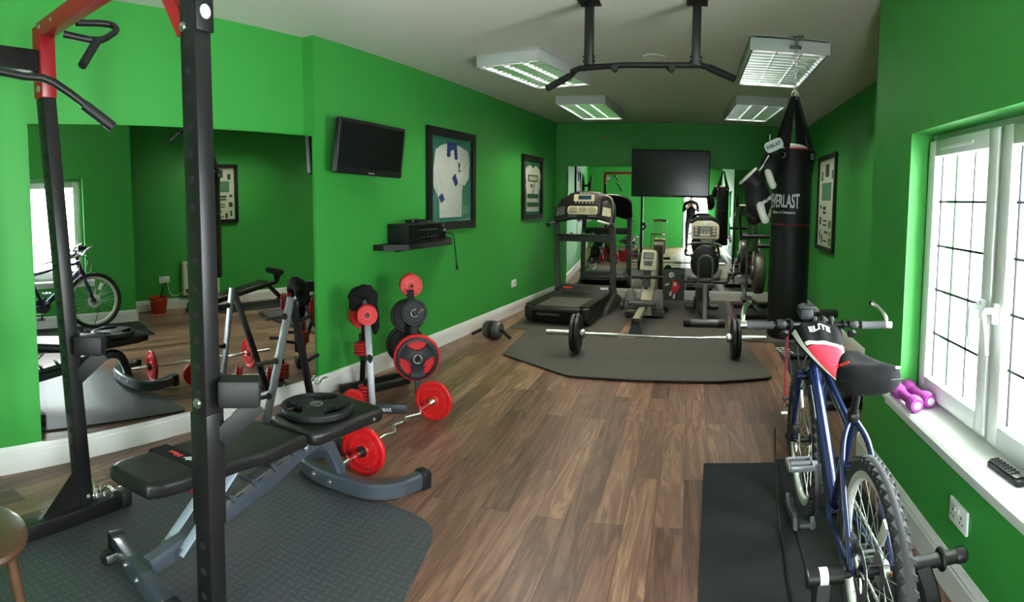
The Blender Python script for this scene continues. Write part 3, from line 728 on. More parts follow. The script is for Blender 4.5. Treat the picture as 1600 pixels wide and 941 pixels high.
# ------------------------------------------------------------------ adjustable weight bench
def bench():
    r = root('weight_bench', 'adjustable weight bench with black vinyl pads and slate grey frame', 'bench', (-1.63, 1.28, 0.011))
    tw = 0.058
    # front foot
    f0, f1 = Vector((-0.245, 0.03, 0.06)), Vector((0.165, -0.074, 0.06))
    MB().bar(f0, f1, tw, 0.07, 0.004).build('front_foot', 'slate', r)
    dd = (f1 - f0).normalized(); nn = Vector((dd.y, -dd.x, 0))
    for p, s in ((f0, -1), (f1, 1)): MB().bar(p, p + dd * s * 0.05, tw + 0.008, 0.08, 0.01).build('foot_cap', 'rubber', r)
    b = MB(); c = f0 + dd * 0.015 + nn * 0.055 - Vector((0, 0, 0.028)); b.lathe([(0.0, -0.011), (0.026, -0.011), (0.03, -0.006), (0.03, 0.006), (0.026, 0.011), (0.0, 0.011)], c, dd, 24)
    wh = b.build('transport_wheel', 'rubber', r)
    b = MB(); bolt(b, c - dd * 0.011, -dd, 0.010); b.bar(c + dd * 0.02 - nn * 0.05 + Vector((0, 0, 0.01)), c + dd * 0.02 + nn * 0.012, 0.006, 0.03, 0.002); b.build('wheel_bracket', 'steel', r)
    for k in (0.13, 0.235):
        b = MB(); bolt(b, f0 + dd * k + nn * tw / 2, nn, 0.012); b.build('bolt', 'steel', r)
    mx = frame_mx(f0 + dd * 0.20 + Vector((0, 0, 0.0355)), -dd, nn * -1)
    MB().prism(rrect(0.11, 0.05, 0.004), 0.001, mx).build('name_plate', 'ink', r)
    b = MB(); b.mesh(text_mesh('BodyMax', 0.026, 0.0004), mx @ Matrix.Translation((0.008, 0, 0.0014))); b.prism([(-0.046, 0), (-0.038, 0.01), (-0.030, 0), (-0.038, -0.01)], 0.0008, mx @ Matrix.Translation((0, 0, 0.001)))
    b.build('lettering', 'text_grey', r)
    # spine
    MB().rect_tube([(-0.03, 0.0, 0.085), (-0.02, 0.30, 0.135), (0.0, 0.62, 0.195), (0.01, 0.85, 0.250), (0.02, 0.94, 0.265), (0.035, 1.01, 0.235), (0.055, 1.055, 0.145), (0.07, 1.08, 0.06)], 0.062, 0.062, up=(1, 0, 0), smooth=4).build('spine', 'slate', r)
    # rear foot: a U open to the back
    MB().rect_tube([(-0.14, 1.36, 0.05), (-0.20, 1.22, 0.05), (-0.17, 1.12, 0.05), (-0.02, 1.055, 0.05), (0.14, 1.035, 0.05), (0.27, 1.04, 0.05), (0.36, 1.10, 0.05), (0.42, 1.24, 0.05)], 0.055, 0.075, smooth=5).build('rear_foot', 'slate', r)
    for p, d in (((-0.14, 1.36, 0.05), (0.06, 0.14, 0)), ((0.42, 1.24, 0.05), (0.06, 0.14, 0))):
        p, d = Vector(p), Vector(d).normalized(); MB().bar(p - d * 0.01, p + d * 0.045, 0.07, 0.088, 0.01).build('foot_cap', 'rubber', r)
    for x, y in ((-0.05, 1.035), (0.06, 1.008)):
        b = MB(); bolt(b, (x, y, 0.055), (-0.2, -1, 0), 0.012); b.build('bolt', 'steel', r)
    # ladder of catches on the spine
    MB().bar((-0.012, 0.34, 0.185), (0.008, 0.78, 0.272), 0.05, 0.03, 0.003).build('ladder', 'grey_metal', r)
    for i in range(1, 6):
        y = 0.16 + i * 0.12; z = 0.140 + i * 0.024; x = -0.022 + i * 0.006
        MB().prism([(0, 0), (0.055, 0), (0.055, 0.012), (0.02, 0.015), (-0.012, 0.05), (-0.02, 0.045)], 0.07, frame_mx((x - 0.035, y, z), (0, 1, 0.25), (0, -0.25, 1))).build('catch', 'slate', r)
    for s in (-1, 1):
        MB().bar((-0.025 + s * 0.043, 0.11, 0.10), (-0.012 + s * 0.043, 0.44, 0.355), 0.008, 0.036, 0.003, up=(1, 0, 0)).build('strut', 'strut', r)
    MB().cyl((-0.07, 0.115, 0.108), (0.02, 0.115, 0.108), 0.014).build('strut_pin', 'slate', r)
    MB().lathe([(0, -0.02), (0.012, -0.018), (0.016, 0), (0.012, 0.02), (0, 0.022)], (-0.035, 0.215, 0.30), (1, 0, 0), 16).build('pull_pin', 'red_paint', r, label='red pull pin')
    MB().bar((-0.03, -0.02, 0.378), (0.01, 0.70, 0.318), 0.09, 0.025, 0.004).build('pad_rail', 'slate', r)
    MB().bar((0.03, 0.78, 0.316), (0.12, 1.18, 0.326), 0.09, 0.03, 0.004).build('pad_rail', 'slate', r)
    b = MB(); bolt(b, (0.055, 0.84, 0.275), (1, -0.3, 0), 0.014); b.build('bolt', 'steel', r)
    # pads
    hw = [(-0.10, 0.085), (-0.075, 0.115), (0.0, 0.135), (0.26, 0.142), (0.36, 0.148), (0.46, 0.165), (0.54, 0.17), (0.68, 0.165), (0.715, 0.14)]
    poly = [(w, y) for y, w in hw] + [(-w, y) for y, w in reversed(hw)]
    poly = [(q.x, q.y) for q in spline([Vector((a, c2, 0)) for a, c2 in poly], 3, True)]
    mx = Matrix.Translation((-0.005, 0.0, 0.395)) @ Euler((math.radians(-4.6), 0, math.radians(1.0))).to_matrix().to_4x4()
    bp = MB().pad(poly, 0.058, mx, 0.02, crown=0.004).build('back_pad', 'vinyl', r, sharp=60)
    b = MB(); b.prism([(q.x, q.y) for q in [Vector((0.138, 0.115)), Vector((0.141, 0.205)), Vector((-0.141, 0.205)), Vector((-0.138, 0.115))]], 0.0025, mx @ Matrix.Translation((0, 0, 0.0602))); 
    for sx in (-1, 1): b.box(mx @ Vector((sx * 0.1395, 0.16, 0.028)), (0.006, 0.09, 0.062), bev=0.002)
    b.build('pad_band', 'cloth_black', bp)
    tmx = mx @ frame_mx((0.005, 0.16, 0.0635), (-1, 0, 0), (0, -1, 0))
    b = MB(); b.mesh(text_mesh('Body', 0.040, 0.0005, 0.0008), tmx @ Matrix.Translation((-0.045, 0, 0))); b.prism([(-0.122, 0), (-0.108, 0.014), (-0.094, 0), (-0.108, -0.014)], 0.0006, tmx); b.build('lettering', 'text_white', bp, label='white lettering')
    b = MB(); b.mesh(text_mesh('Max', 0.040, 0.0005, 0.0008), tmx @ Matrix.Translation((0.047, 0, 0))); b.build('lettering', 'text_red', bp, label='red lettering')
    poly = rounded_poly([(-0.165, 0.0), (0.165, 0.0), (0.16, 0.45), (-0.16, 0.45)], [0.06, 0.06, 0.05, 0.05])
    mx = Matrix.Translation((0.02, 0.765, 0.336)) @ Euler((math.radians(1.0), 0, math.radians(-14))).to_matrix().to_4x4()
    sp = MB().pad(poly, 0.062, mx, 0.022, crown=0.004).build('seat_pad', 'vinyl', r, sharp=60)
    b = MB(); bolt(b, mx @ Vector((0.163, 0.36, 0.03)), (1, 0, 0), 0.008); b.build('bolt', 'steel', r)
    return r
bench()
grip_plate('black three grip plate lying flat on the bench seat', 0.168, 0.034, 0.026, 'rubber', (-1.60, 2.235, 0.4345), (0.0, -0.0175, 1), 0.9)

# ------------------------------------------------------------------ curl bar on the floor with red plates
def curl_bar():
    cy, x = 2.985, -1.545; r = root('curl_bar', 'chrome zigzag curl bar on the floor beside the bench', 'bar', (x, cy, 0.125))
    b = MB(); z = 0.0
    b.tube([(0, -0.44, 0), (0, -0.22, 0), (0.028, -0.15, 0.0), (-0.024, -0.06, 0), (0, 0, 0), (0.0, 0.02, 0), (-0.024, 0.08, 0), (0.028, 0.17, 0), (0, 0.24, 0), (0, 0.44, 0)], 0.013, 12); b.build('shaft', 'chrome', r)
    for s in (-1, 1):
        b = MB(); b.cyl((0, s * 0.415, 0), (0, s * 0.62, 0), 0.0135); b.lathe([(0.0, -0.011), (0.026, -0.011), (0.026, 0.011), (0, 0.011)], (0, s * 0.405, 0), (0, 1, 0), 20); b.build('sleeve', 'chrome', r)
        b = MB(); b.lathe([(0.0, -0.012), (0.03, -0.012), (0.024, 0.012), (0, 0.012)], (0, s * 0.455, 0), (0, s, 0), 8); b.build('star_collar', 'rubber', r)
curl_bar()
plate('weight_plate', 'red plate on the end of curl bar closest to the bench', 0.125, 0.026, 0.015, 'red_plate', (-1.545, 2.555, 0.125), (0, -1, 0), 'curl bar plates', 40)
plate('weight_plate', 'red plate on the end of curl bar nearer the treadmill', 0.125, 0.026, 0.015, 'red_plate', (-1.545, 3.415, 0.125), (0, -1, 0), 'curl bar plates', 40)
def dumbbell(label, c, d, R, m, n, L=0.36, group=None):
    r = root('dumbbell', label, 'dumbbell', (c[0], c[1], R + c[2]), math.atan2(d[1], d[0]), group)
    MB().cyl((-L / 2, 0, 0), (L / 2, 0, 0), 0.013, n=16).build('handle', 'chrome', r)
    for s in (-1, 1):
        for k in range(n):
            MB().lathe([(0.0, -0.011), (R * 0.9, -0.011), (R, -0.005), (R, 0.005), (R * 0.9, 0.011), (R * 0.8, 0.006), (R * 0.3, 0.006), (R * 0.28, 0.013), (0.0, 0.013)], (s * (L / 2 - 0.05 - k * 0.025), 0, 0), (s, 0, 0), 32).build('plate', m, r)
        MB().lathe([(0, -0.011), (0.026, -0.011), (0.022, 0.011), (0, 0.011)], (s * (L / 2 - 0.022), 0, 0), (s, 0, 0), 8).build('collar', 'steel', r)
dumbbell('short dumbbell with red plates on floor under the seat end of the bench', (-1.90, 2.80, 0), (1, 0.15), 0.085, 'red_plate', 2, 0.40)
dumbbell('short dumbbell with red plates on floor behind the bench, before the plate tree', (-2.02, 3.21, 0), (-0.5, 0.86), 0.075, 'red_plate', 2, 0.36)

# ------------------------------------------------------------------ plate trees
def a_rack(r, O, f, t, bk, d, pegs_f, pegs_b, silver=True, bd=None):
    """one A: front leg f-t, back leg bk-t, foot bars along d, pegs"""
    L = lambda p: Vector(p) - O
    f, t, bk = Vector(f), Vector(t), Vector(bk); d = Vector(d)
    MB().bar(L(f), L(t), 0.045, 0.028, 0.004, up=(d.x, d.y, 0)).build('leg', 'silver' if silver else 'black_metal', r, label='silver front leg' if silver else None)
    MB().bar(L(bk), L(t + Vector((0, 0, -0.02))), 0.04, 0.035, 0.004, up=(d.x, d.y, 0)).build('leg', 'black_metal', r)
    for z, ln in pegs_f:
        p = f + (t - f) * (z / t.z); b = MB(); b.cyl(L(p), L(p + d * ln), 0.013, n=14); b.cyl(L(p + d * 0.012), L(p + d * 0.02), 0.022, n=14); b.build('peg', 'black_metal', r)
    bd = bd or -d
    for z, ln in pegs_b:
        p = bk + (t - bk) * (z / t.z); b = MB(); b.cyl(L(p), L(p + bd * ln), 0.013, n=14); b.cyl(L(p + bd * 0.012), L(p + bd * 0.02), 0.022, n=14); b.build('peg', 'black_metal', r)
TD = Vector((0.55, -0.83, 0)).normalized()
TE = Vector((0.165, 0.36, 0))
def main_tree():
    O = Vector((-2.1, 3.72, 0))
    r = root('plate_tree', 'plate tree loaded with red and black plates against left wall', 'weight rack', O)
    f1, t1, b1 = Vector((-1.965, 3.375, 0.03)), Vector((-2.12, 3.56, 0.735)), Vector((-2.30, 3.80, 0.03))
    a_rack(r, O, f1, t1, b1, TD, [(0.62, 0.13), (0.32, 0.10)], [(0.57, 0.14), (0.32, 0.10)], bd=Vector((-0.75, 0.66, 0)).normalized())
    a_rack(r, O, f1 + TE, t1 + TE, b1 + TE, TD, [(0.60, 0.16), (0.29, 0.22)], [(0.52, 0.15), (0.28, 0.15)], False)
    side = Vector((0.83, 0.55, 0))
    L = lambda p: Vector(p) - O
    MB().bar(L(f1 + TE * 0.0 + Vector((0.03, -0.005, 0))), L(f1 + Vector((0.21, 0.09, 0))), 0.04, 0.055, 0.004).build('foot', 'slate', r)
    mx = frame_mx(L(f1 + Vector((0.10, 0.006, 0.0))), (0.18, 0.09, 0), (0, 0, 1))
    b = MB(); b.mesh(text_mesh('MAR', 0.034, 0.0006, 0.0008), mx @ Matrix.Translation((0, 0.003, 0.021))); b.build('lettering', 'text_white', r, label='white lettering on foot bar')
    MB().bar(L(b1 + Vector((0.03, 0, 0))), L(b1 + Vector((-0.07, -0.20, 0))), 0.04, 0.055, 0.004).build('foot', 'black_metal', r)
    MB().bar(L(f1 + TE + Vector((-0.03, 0, 0))), L(f1 + TE + Vector((0.16, 0.09, 0))), 0.04, 0.055, 0.004).build('foot', 'black_metal', r)
    MB().bar(L(b1), L(b1 + TE), 0.04, 0.04, 0.004).build('cross_bar', 'black_metal', r)
    MB().bar(L(f1 * 0.35 + b1 * 0.65), L(f1 * 0.35 + b1 * 0.65 + TE), 0.04, 0.04, 0.004).build('cross_bar', 'black_metal', r)
    # little spindles that carry the small plates
    b = MB(); b.cyl(L(SP1), L(SP1 + Vector((0, 0, 0.15))), 0.011); b.bar(L(SP1 + Vector((0, 0, -0.015))), L(f1 + Vector((-0.02, 0.03, 0))), 0.03, 0.03, 0.003); b.build('spindle', 'black_metal', r)
    b = MB(); b.cyl(L(SP2), L(SP2 + Vector((0, 0, 0.15))), 0.011); b.bar(L(SP2 + Vector((0, 0, -0.012))), L(f1 + (t1 - f1) * 0.40 + Vector((-0.01, 0.02, 0))), 0.025, 0.025, 0.003); b.build('spindle', 'black_metal', r)
    return f1, t1, b1
SP1 = Vector((-2.06, 3.44, 0.03)); SP2 = Vector((-2.165, 3.56, 0.315))
f1, t1, b1 = main_tree()
GSPIN = math.radians(-28)
def on_peg(base, top, z, d): return base + (top - base) * ((z - base.z) / (top.z - base.z))
p = on_peg(f1, t1, 0.62, TD)
for k in range(4):
    plate('weight_plate', 'small red plate in the stack on silver leg below black bag', 0.068, 0.016, 0.014, 'red_plate', p + TD * (0.028 + 0.0215 * k), TD, 'small red plates on silver leg', 24, spin=0.3 * k)
BD = Vector((-0.75, 0.66, 0)).normalized(); p = on_peg(b1, t1, 0.57, TD)
for k in range(4):
    plate('weight_plate', 'red plate in the stack on the wall side of plate tree, under black bag', 0.09, 0.017, 0.014, 'red_plate', p + BD * (0.035 + 0.0235 * k), BD, 'red plates on the wall side peg', 28, spin=0.4 * k)
p = on_peg(b1 + TE, t1 + TE, 0.66, TD) + Vector((0, 0, 0.0))
q = on_peg(f1 + TE, t1 + TE, 0.60, TD)
top_base = t1 + TE + Vector((0.0, 0.03, 0.025))
for k in range(5):
    plate('weight_plate', 'red plate in the topmost stack of the plate tree', 0.083, 0.0165, 0.014, 'red_plate', top_base - TD * (0.05 + 0.0225 * k) + Vector((0, 0, -0.005)), TD, 'red plates at the top of plate tree', 28, spin=0.4 * k)
qb = on_peg(b1 + TE, t1 + TE, 0.52, TD); plate('weight_plate', 'large black plate behind the small grey one, upper peg of plate tree', 0.13, 0.03, 0.014, 'rubber', qb - TD * 0.045, TD, None)
plate('weight_plate', 'dark grey plate held by a spring clip on upper peg of plate tree', 0.092, 0.03, 0.014, 'iron', q + TD * 0.12, TD, None, bores=6)
c = spring_clip('chrome spring clip on the upper peg in front of the grey plate', q + TD * 0.148 - Vector((0, 0, 0.026)), math.atan2(TD.y, TD.x) + PI / 2)
q2 = on_peg(f1 + TE, t1 + TE, 0.29, TD)
qb = on_peg(b1 + TE, t1 + TE, 0.28, TD); plate('weight_plate', 'black plate lowest and closest to the wall on plate tree', 0.15, 0.03, 0.014, 'rubber', qb - TD * 0.045, TD)
plate('weight_plate', 'big red plate directly behind the three grip plate on plate tree', 0.165, 0.028, 0.026, 'red_plate', q2 + TD * 0.06, TD, None, 36)
plate('weight_plate', 'second big red plate behind the three grip plate, farther back on the peg', 0.160, 0.028, 0.026, 'red_plate', q2 + TD * 0.03 - Vector((0, 0, 0)), TD, None, 36)
grip_plate('black three grip plate hanging foremost on low peg of plate tree', 0.148, 0.03, 0.028, 'iron', q2 + TD * 0.092, TD, PI / 6 + PI + GSPIN)
for k in range(5):
    plate('weight_plate', 'tiny red plate in the stack on floor spindle beside silver leg', 0.046, 0.0185, 0.0125, 'red_plate', SP1 + Vector((0, 0, 0.012 + 0.0235 * k)), (0, 0, 1), 'tiny red plates on floor spindle')
for k in range(4):
    plate('weight_plate', 'tiny red plate in the stack on upper spindle of plate tree', 0.046, 0.0165, 0.0125, 'red_plate', SP2 + Vector((0, 0, 0.012 + 0.0215 * k)), (0, 0, 1), 'tiny red plates on upper spindle')
def blob(balls, name, m, parent=None, vox=0.012, noise=0.0, sharp=80):
    b = MB()
    for c, r, *rot in balls: b.ell(c, r, rot[0] if rot else None, 16, 10)
    o = b.build('blob', m)
    md = o.modifiers.new('r', 'REMESH'); md.mode = 'VOXEL'; md.voxel_size = vox; md.use_smooth_shade = True
    sm = o.modifiers.new('s', 'SMOOTH'); sm.iterations = 4
    dg = bpy.context.evaluated_depsgraph_get(); dg.update()
    me = bpy.data.meshes.new_from_object(o.evaluated_get(dg)); bpy.data.objects.remove(o)
    if noise:
        from mathutils import noise as nz
        for v in me.vertices: v.co += v.normal * nz.noise(v.co * 22) * noise
    for p in me.polygons: p.use_smooth = True
    o = bpy.data.objects.new(name, me); COL.objects.link(o)
    if parent: o.parent = parent
    return o
bt = t1 + Vector((0.03, 0.0, 0.0))
o = blob([((0, 0, 0.02), (0.07, 0.06, 0.05)), ((-0.07, -0.01, -0.02), (0.06, 0.05, 0.07)), ((0.06, 0.0, -0.03), (0.035, 0.05, 0.07)), ((-0.09, 0, -0.08), (0.04, 0.04, 0.05)), ((-0.02, 0.05, -0.07), (0.07, 0.04, 0.10)), ((0.035, 0.07, -0.18), (0.035, 0.035, 0.12))], 'cloth_bag', 'cloth_black', noise=0.012)
o.location = bt + Vector((-0.02, -0.02, 0.01)); tag(o, 'black cloth bag draped over the top of plate tree', 'bag')

def bare_tree():
    O = Vector((-2.30, 2.92, 0))
    r = root('plate_tree', 'empty plate tree with bare pegs in front of the wall mirror', 'weight rack', O)
    f, t, bk = Vector((-2.36, 2.76, 0.03)), Vector((-2.27, 2.92, 0.80)), Vector((-2.30, 3.17, 0.03))
    L = lambda p: Vector(p) - O
    d = Vector((0, -1, 0))
    MB().bar(L(f), L(t), 0.045, 0.028, 0.004, up=(0, 1, 0)).build('leg', 'silver', r, label='silver front leg')
    MB().bar(L(bk), L(t + Vector((0, 0.01, -0.02))), 0.04, 0.035, 0.004, up=(0, 1, 0)).build('leg', 'black_metal', r)
    for z in (0.68, 0.40, 0.18):
        p = f + (t - f) * (z / t.z); b = MB(); b.cyl(L(p), L(p + Vector((-0.04, -0.16, 0.005))), 0.013, n=14); b.cyl(L(p + Vector((-0.004, -0.015, 0))), L(p + Vector((-0.006, -0.024, 0))), 0.021, n=14); b.build('peg', 'black_metal', r)
    for z in (0.62, 0.34):
        p = bk + (t - bk) * (z / t.z); b = MB(); b.cyl(L(p), L(p + Vector((0.10, 0.02, 0.06))), 0.013, n=14); b.build('peg', 'black_metal', r)
    MB().bar(L(f + Vector((-0.10, -0.06, 0))), L(f + Vector((0.13, -0.02, 0))), 0.04, 0.05, 0.004).build('foot', 'black_metal', r)
    MB().bar(L(bk + Vector((-0.02, 0, 0))), L(bk + Vector((0.13, 0.02, 0))), 0.04, 0.05, 0.004).build('foot', 'black_metal', r)
    MB().bar(L(f), L(bk), 0.035, 0.04, 0.004).build('cross_bar', 'black_metal', r)
bare_tree()
spring_clip('chrome spring clip hanging on the back leg of the empty plate tree', (-2.25, 3.15, 0.20), 0.3)
spring_clip('chrome spring clip lying lower, against the white skirting', (-2.30, 3.27, 0.0), 1.3)
for k in range(4):
    plate('weight_plate', 'tiny red plate in the floor stack left of the bench seat', 0.05, 0.0185, 0.0125, 'red_plate', (-2.20, 2.97, 0.012 + 0.023 * k), (0, 0, 1), 'tiny red plates on floor by the mirror')

# ------------------------------------------------------------------ stool in the corner of the picture
def stool():
    r = root('wooden_stool', 'brown wooden stool cut off at the lower left corner', 'stool', (-1.63, 0.60, 0))
    MB().lathe([(0.0, 0.42), (0.15, 0.42), (0.175, 0.428), (0.18, 0.44), (0.176, 0.452), (0.16, 0.458), (0.0, 0.455)], n=48).build('seat', 'wood_stool', r)
    for i in range(4):
        a = PI / 4 + PI / 2 * i + 0.2; c, s = math.cos(a), math.sin(a)
        MB().tube([(0.12 * c, 0.12 * s, 0.425), (0.19 * c, 0.19 * s, 0.0)], (0.018, 0.016), 14).build('leg', 'wood_stool', r)
    for i in range(4):
        a = PI / 4 + PI / 2 * i + 0.2; a2 = a + PI / 2; k = 0.165
        MB().tube([(k * math.cos(a), k * math.sin(a), 0.16), (k * math.cos(a2), k * math.sin(a2), 0.16)], 0.010, 10).build('rung', 'wood_stool', r)
stool()

# ------------------------------------------------------------------ left wall: screen, shirts, shelf, sockets
ANG_L = math.atan(0.093)                      # the left wall runs a little inwards
def wall_pt(y, z, off=0.0): return Vector((xl_far(y) + off, y - off * 0.093, z))
def wall_mxl(y, z, off=0.0): return frame_mx(wall_pt(y, z, off), (0.093, 1, 0), (0, 0, 1))   # x along the wall away from camera, y up, z into the room
def small_tv():
    yc, zc = 3.92, 1.76
    mx = frame_mx(wall_pt(yc, zc, 0.16), (0.15, 1, -0.03), (0.10, 0, 1))
    r = root('wall_television', 'small black television tilted down on the left wall', 'television', mx.translation)
    m = mx.copy(); m.translation = (0, 0, 0)
    W, Hh = 0.77, 0.385
    MB().pad(rrect(W, Hh, 0.015), 0.045, m @ Matrix.Translation((0, 0, -0.03)), 0.008).build('case', 'plastic', r)
    MB().prism(rrect(W - 0.06, Hh - 0.075, 0.004), 0.001, m @ Matrix.Translation((0, 0.012, 0.0195))).build('screen', 'screen', r)
    b = MB(); b.mesh(text_mesh('SAMSUNG', 0.016, 0.0004), m @ Matrix.Translation((0, -Hh / 2 + 0.016, 0.0196))); b.build('lettering', 'text_grey', r)
    b = MB(); a = m @ Vector((0, -0.02, -0.03)); b.box(a, (0.03, 0.16, 0.16), bev=0.004); wl = wall_pt(yc + 0.02, zc - 0.02, 0.012) - mx.translation
    b.bar(a, wl, 0.05, 0.05, 0.004); b.box(wl, (0.02, 0.12, 0.2), bev=0.004); b.build('wall_arm', 'black_metal', r)
small_tv()
def framed(name, label, cat, mx, W, Hh, fw, dep=0.03, mat_in='mount_board'):
    r = root(name, label, cat, mx.translation); m = mx.copy(); m.translation = (0, 0, 0)
    b = MB()
    for s in (-1, 1):
        b.prism([(-fw / 2, -Hh / 2), (fw / 2, -Hh / 2 + fw * (1 if s < 0 else 1)), (fw / 2, Hh / 2 - fw), (-fw / 2, Hh / 2)] if s < 0 else [(fw / 2, -Hh / 2), (fw / 2, Hh / 2), (-fw / 2, Hh / 2 - fw), (-fw / 2, -Hh / 2 + fw)], dep, m @ Matrix.Translation((s * (W - fw) / 2, 0, 0)))
        b.prism([(-W / 2, s * Hh / 2), (W / 2, s * Hh / 2), (W / 2 - fw, s * (Hh / 2 - fw)), (-W / 2 + fw, s * (Hh / 2 - fw))], dep, m)
    b.build('frame', 'frame_black', r)
    MB().prism([(-W / 2 + fw * 0.6, -Hh / 2 + fw * 0.6), (W / 2 - fw * 0.6, -Hh / 2 + fw * 0.6), (W / 2 - fw * 0.6, Hh / 2 - fw * 0.6), (-W / 2 + fw * 0.6, Hh / 2 - fw * 0.6)], 0.004, m @ Matrix.Translation((0, 0, 0.002))).build('backing', mat_in, r)
    return r, m
def glaze(r, m, W, Hh, z): MB().prism([(-W / 2, -Hh / 2), (W / 2, -Hh / 2), (W / 2, Hh / 2), (-W / 2, Hh / 2)], 0.002, m @ Matrix.Translation((0, 0, z))).build('glazing', 'glass', r)
def shirt_white():
    W, Hh = 0.98, 0.95
    r, m = framed('framed_shirt', 'framed white football shirt with blue collar and cuffs on left wall', 'picture', wall_mxl(5.46, 1.58, 0.004), W, Hh, 0.075)
    Z = lambda k: m @ Matrix.Translation((0, 0, 0.007 + k))
    body = [(-0.26, -0.36), (0.19, -0.36), (0.20, -0.10), (0.24, 0.02), (0.31, 0.10), (0.36, 0.24), (0.33, 0.30), (0.16, 0.335), (0.06, 0.345), (0.05, 0.30), (-0.03, 0.28), (-0.09, 0.30), (-0.10, 0.345), (-0.22, 0.32), (-0.33, 0.27), (-0.37, 0.10), (-0.37, -0.06), (-0.27, -0.20)]
    sh = MB().pad(body, 0.010, Z(0), 0.005, 2).build('shirt', 'cloth_white', r, sharp=50)
    MB().pad([(-0.37, 0.06), (-0.29, 0.09), (-0.20, -0.12), (-0.17, -0.17), (-0.25, -0.22), (-0.30, -0.17)], 0.008, Z(0.009), 0.004, 2).build('sleeve', 'cloth_white', sh)
    MB().pad([(0.35, 0.21), (0.33, 0.02), (0.24, -0.05), (0.06, -0.02), (0.02, 0.04), (0.20, 0.10)], 0.008, Z(0.009), 0.004, 2).build('sleeve', 'cloth_white', sh)
    for q in ([(-0.30, -0.165), (-0.245, -0.22), (-0.18, -0.19), (-0.23, -0.13)], [(0.035, 0.06), (0.09, -0.02), (0.05, -0.06), (-0.015, 0.02)]):
        MB().pad(q, 0.010, Z(0.011), 0.003, 2).build('cuff', 'cloth_blue', sh, label='blue cuff')
    MB().pad([(-0.115, 0.355), (0.07, 0.36), (0.085, 0.20), (0.04, 0.20), (0.025, 0.29), (-0.06, 0.29), (-0.07, 0.22), (-0.12, 0.22)], 0.010, Z(0.009), 0.003, 2).build('collar', 'cloth_blue', sh, label='blue collar')
    MB().prism([(0.11, 0.16), (0.13, 0.175), (0.15, 0.16), (0.145, 0.13), (0.13, 0.12), (0.135, 0.095), (0.16, 0.10), (0.15, 0.08), (0.12, 0.085), (0.115, 0.13)], 0.0015, Z(0.0115)).build('crest', 'ink', sh, label='small dark crest')
    glaze(r, m, W - 0.15, Hh - 0.15, 0.027)
shirt_white()
def shirt_hoops():
    W, Hh = 0.74, 0.82
    r, m = framed('framed_shirt', 'framed green and white hooped shirt on left wall near the treadmill', 'picture', wall_mxl(7.68, 1.555, 0.004), W, Hh, 0.065)
    Z = lambda k: m @ Matrix.Translation((0, 0, 0.007 + k))
    body = [(-0.22, -0.31), (0.22, -0.31), (0.23, 0.0), (0.29, -0.02), (0.30, 0.18), (0.24, 0.25), (0.10, 0.29), (0.0, 0.25), (-0.10, 0.29), (-0.24, 0.25), (-0.30, 0.18), (-0.29, -0.02), (-0.23, 0.0)]
    sh = MB().pad(body, 0.010, Z(0), 0.005, 2).build('shirt', 'cloth_white', r, sharp=50)
    for y0, y1, w in ((-0.25, -0.19, 0.205), (-0.14, -0.08, 0.205), (0.075, 0.165, 0.185)):
        MB().prism([(-w, y0), (w, y0), (w, y1), (-w, y1)], 0.0015, Z(0.0102)).build('hoop', 'cloth_green', sh, label='green hoop')
    MB().prism([(-0.09, 0.0), (-0.02, 0.0), (-0.02, 0.045), (-0.09, 0.045)], 0.0015, Z(0.0102)).build('hoop', 'cloth_green', sh, label='green hoop')
    for s in (-1, 1):
        MB().prism([(s * 0.27, 0.0), (s * 0.295, 0.0), (s * 0.295, 0.08), (s * 0.25, 0.11)], 0.0015, Z(0.0102)).build('hoop', 'cloth_green', sh, label='green hoop')
    b = MB()
    for k in range(5): b.prism(rrect(0.045, 0.055, 0.01, 2, -0.12 + k * 0.06, 0.12), 0.001, Z(0.0122))
    b.build('print', 'paper', sh)
    MB().bar(Z(0.012) @ Vector((0.05, 0.08, 0)), Z(0.012) @ Vector((-0.03, -0.13, 0)), 0.012, 0.004, 0.001).build('pen', 'ink', sh)
    glaze(r, m, W - 0.13, Hh - 0.13, 0.027)
shirt_hoops()
def shelf():
    y0, y1 = 4.15, 5.36; z = 1.035
    r = root('wall_shelf', 'black floating shelf below the framed white shirt', 'shelf', wall_pt((y0 + y1) / 2, z))
    m = frame_mx((0, 0, 0), (0.093, 1, 0), (0, 0, 1))
    L = y1 - y0
    # the shelf is a corner board: deep at the near end, tapering along the wall
    MB().prism([(-L / 2, 0), (-L / 2 + 0.0, 0.10), (-L / 2 + 0.16, 0.235), (L / 2 - 0.32, 0.235), (L / 2, 0.05), (L / 2, 0)], 0.045, frame_mx((0.001, 0, -0.045), (0.093, 1, 0), (1, -0.093, 0)) @ Matrix.Scale(-1, 4, (0, 0, 1))).build('board', 'frame_black', r)
    MB().bar((0.02, -0.35, -0.06), (0.02, 0.35, -0.06), 0.02, 0.03, 0.003).build('cleat', 'frame_black', r)
shelf()
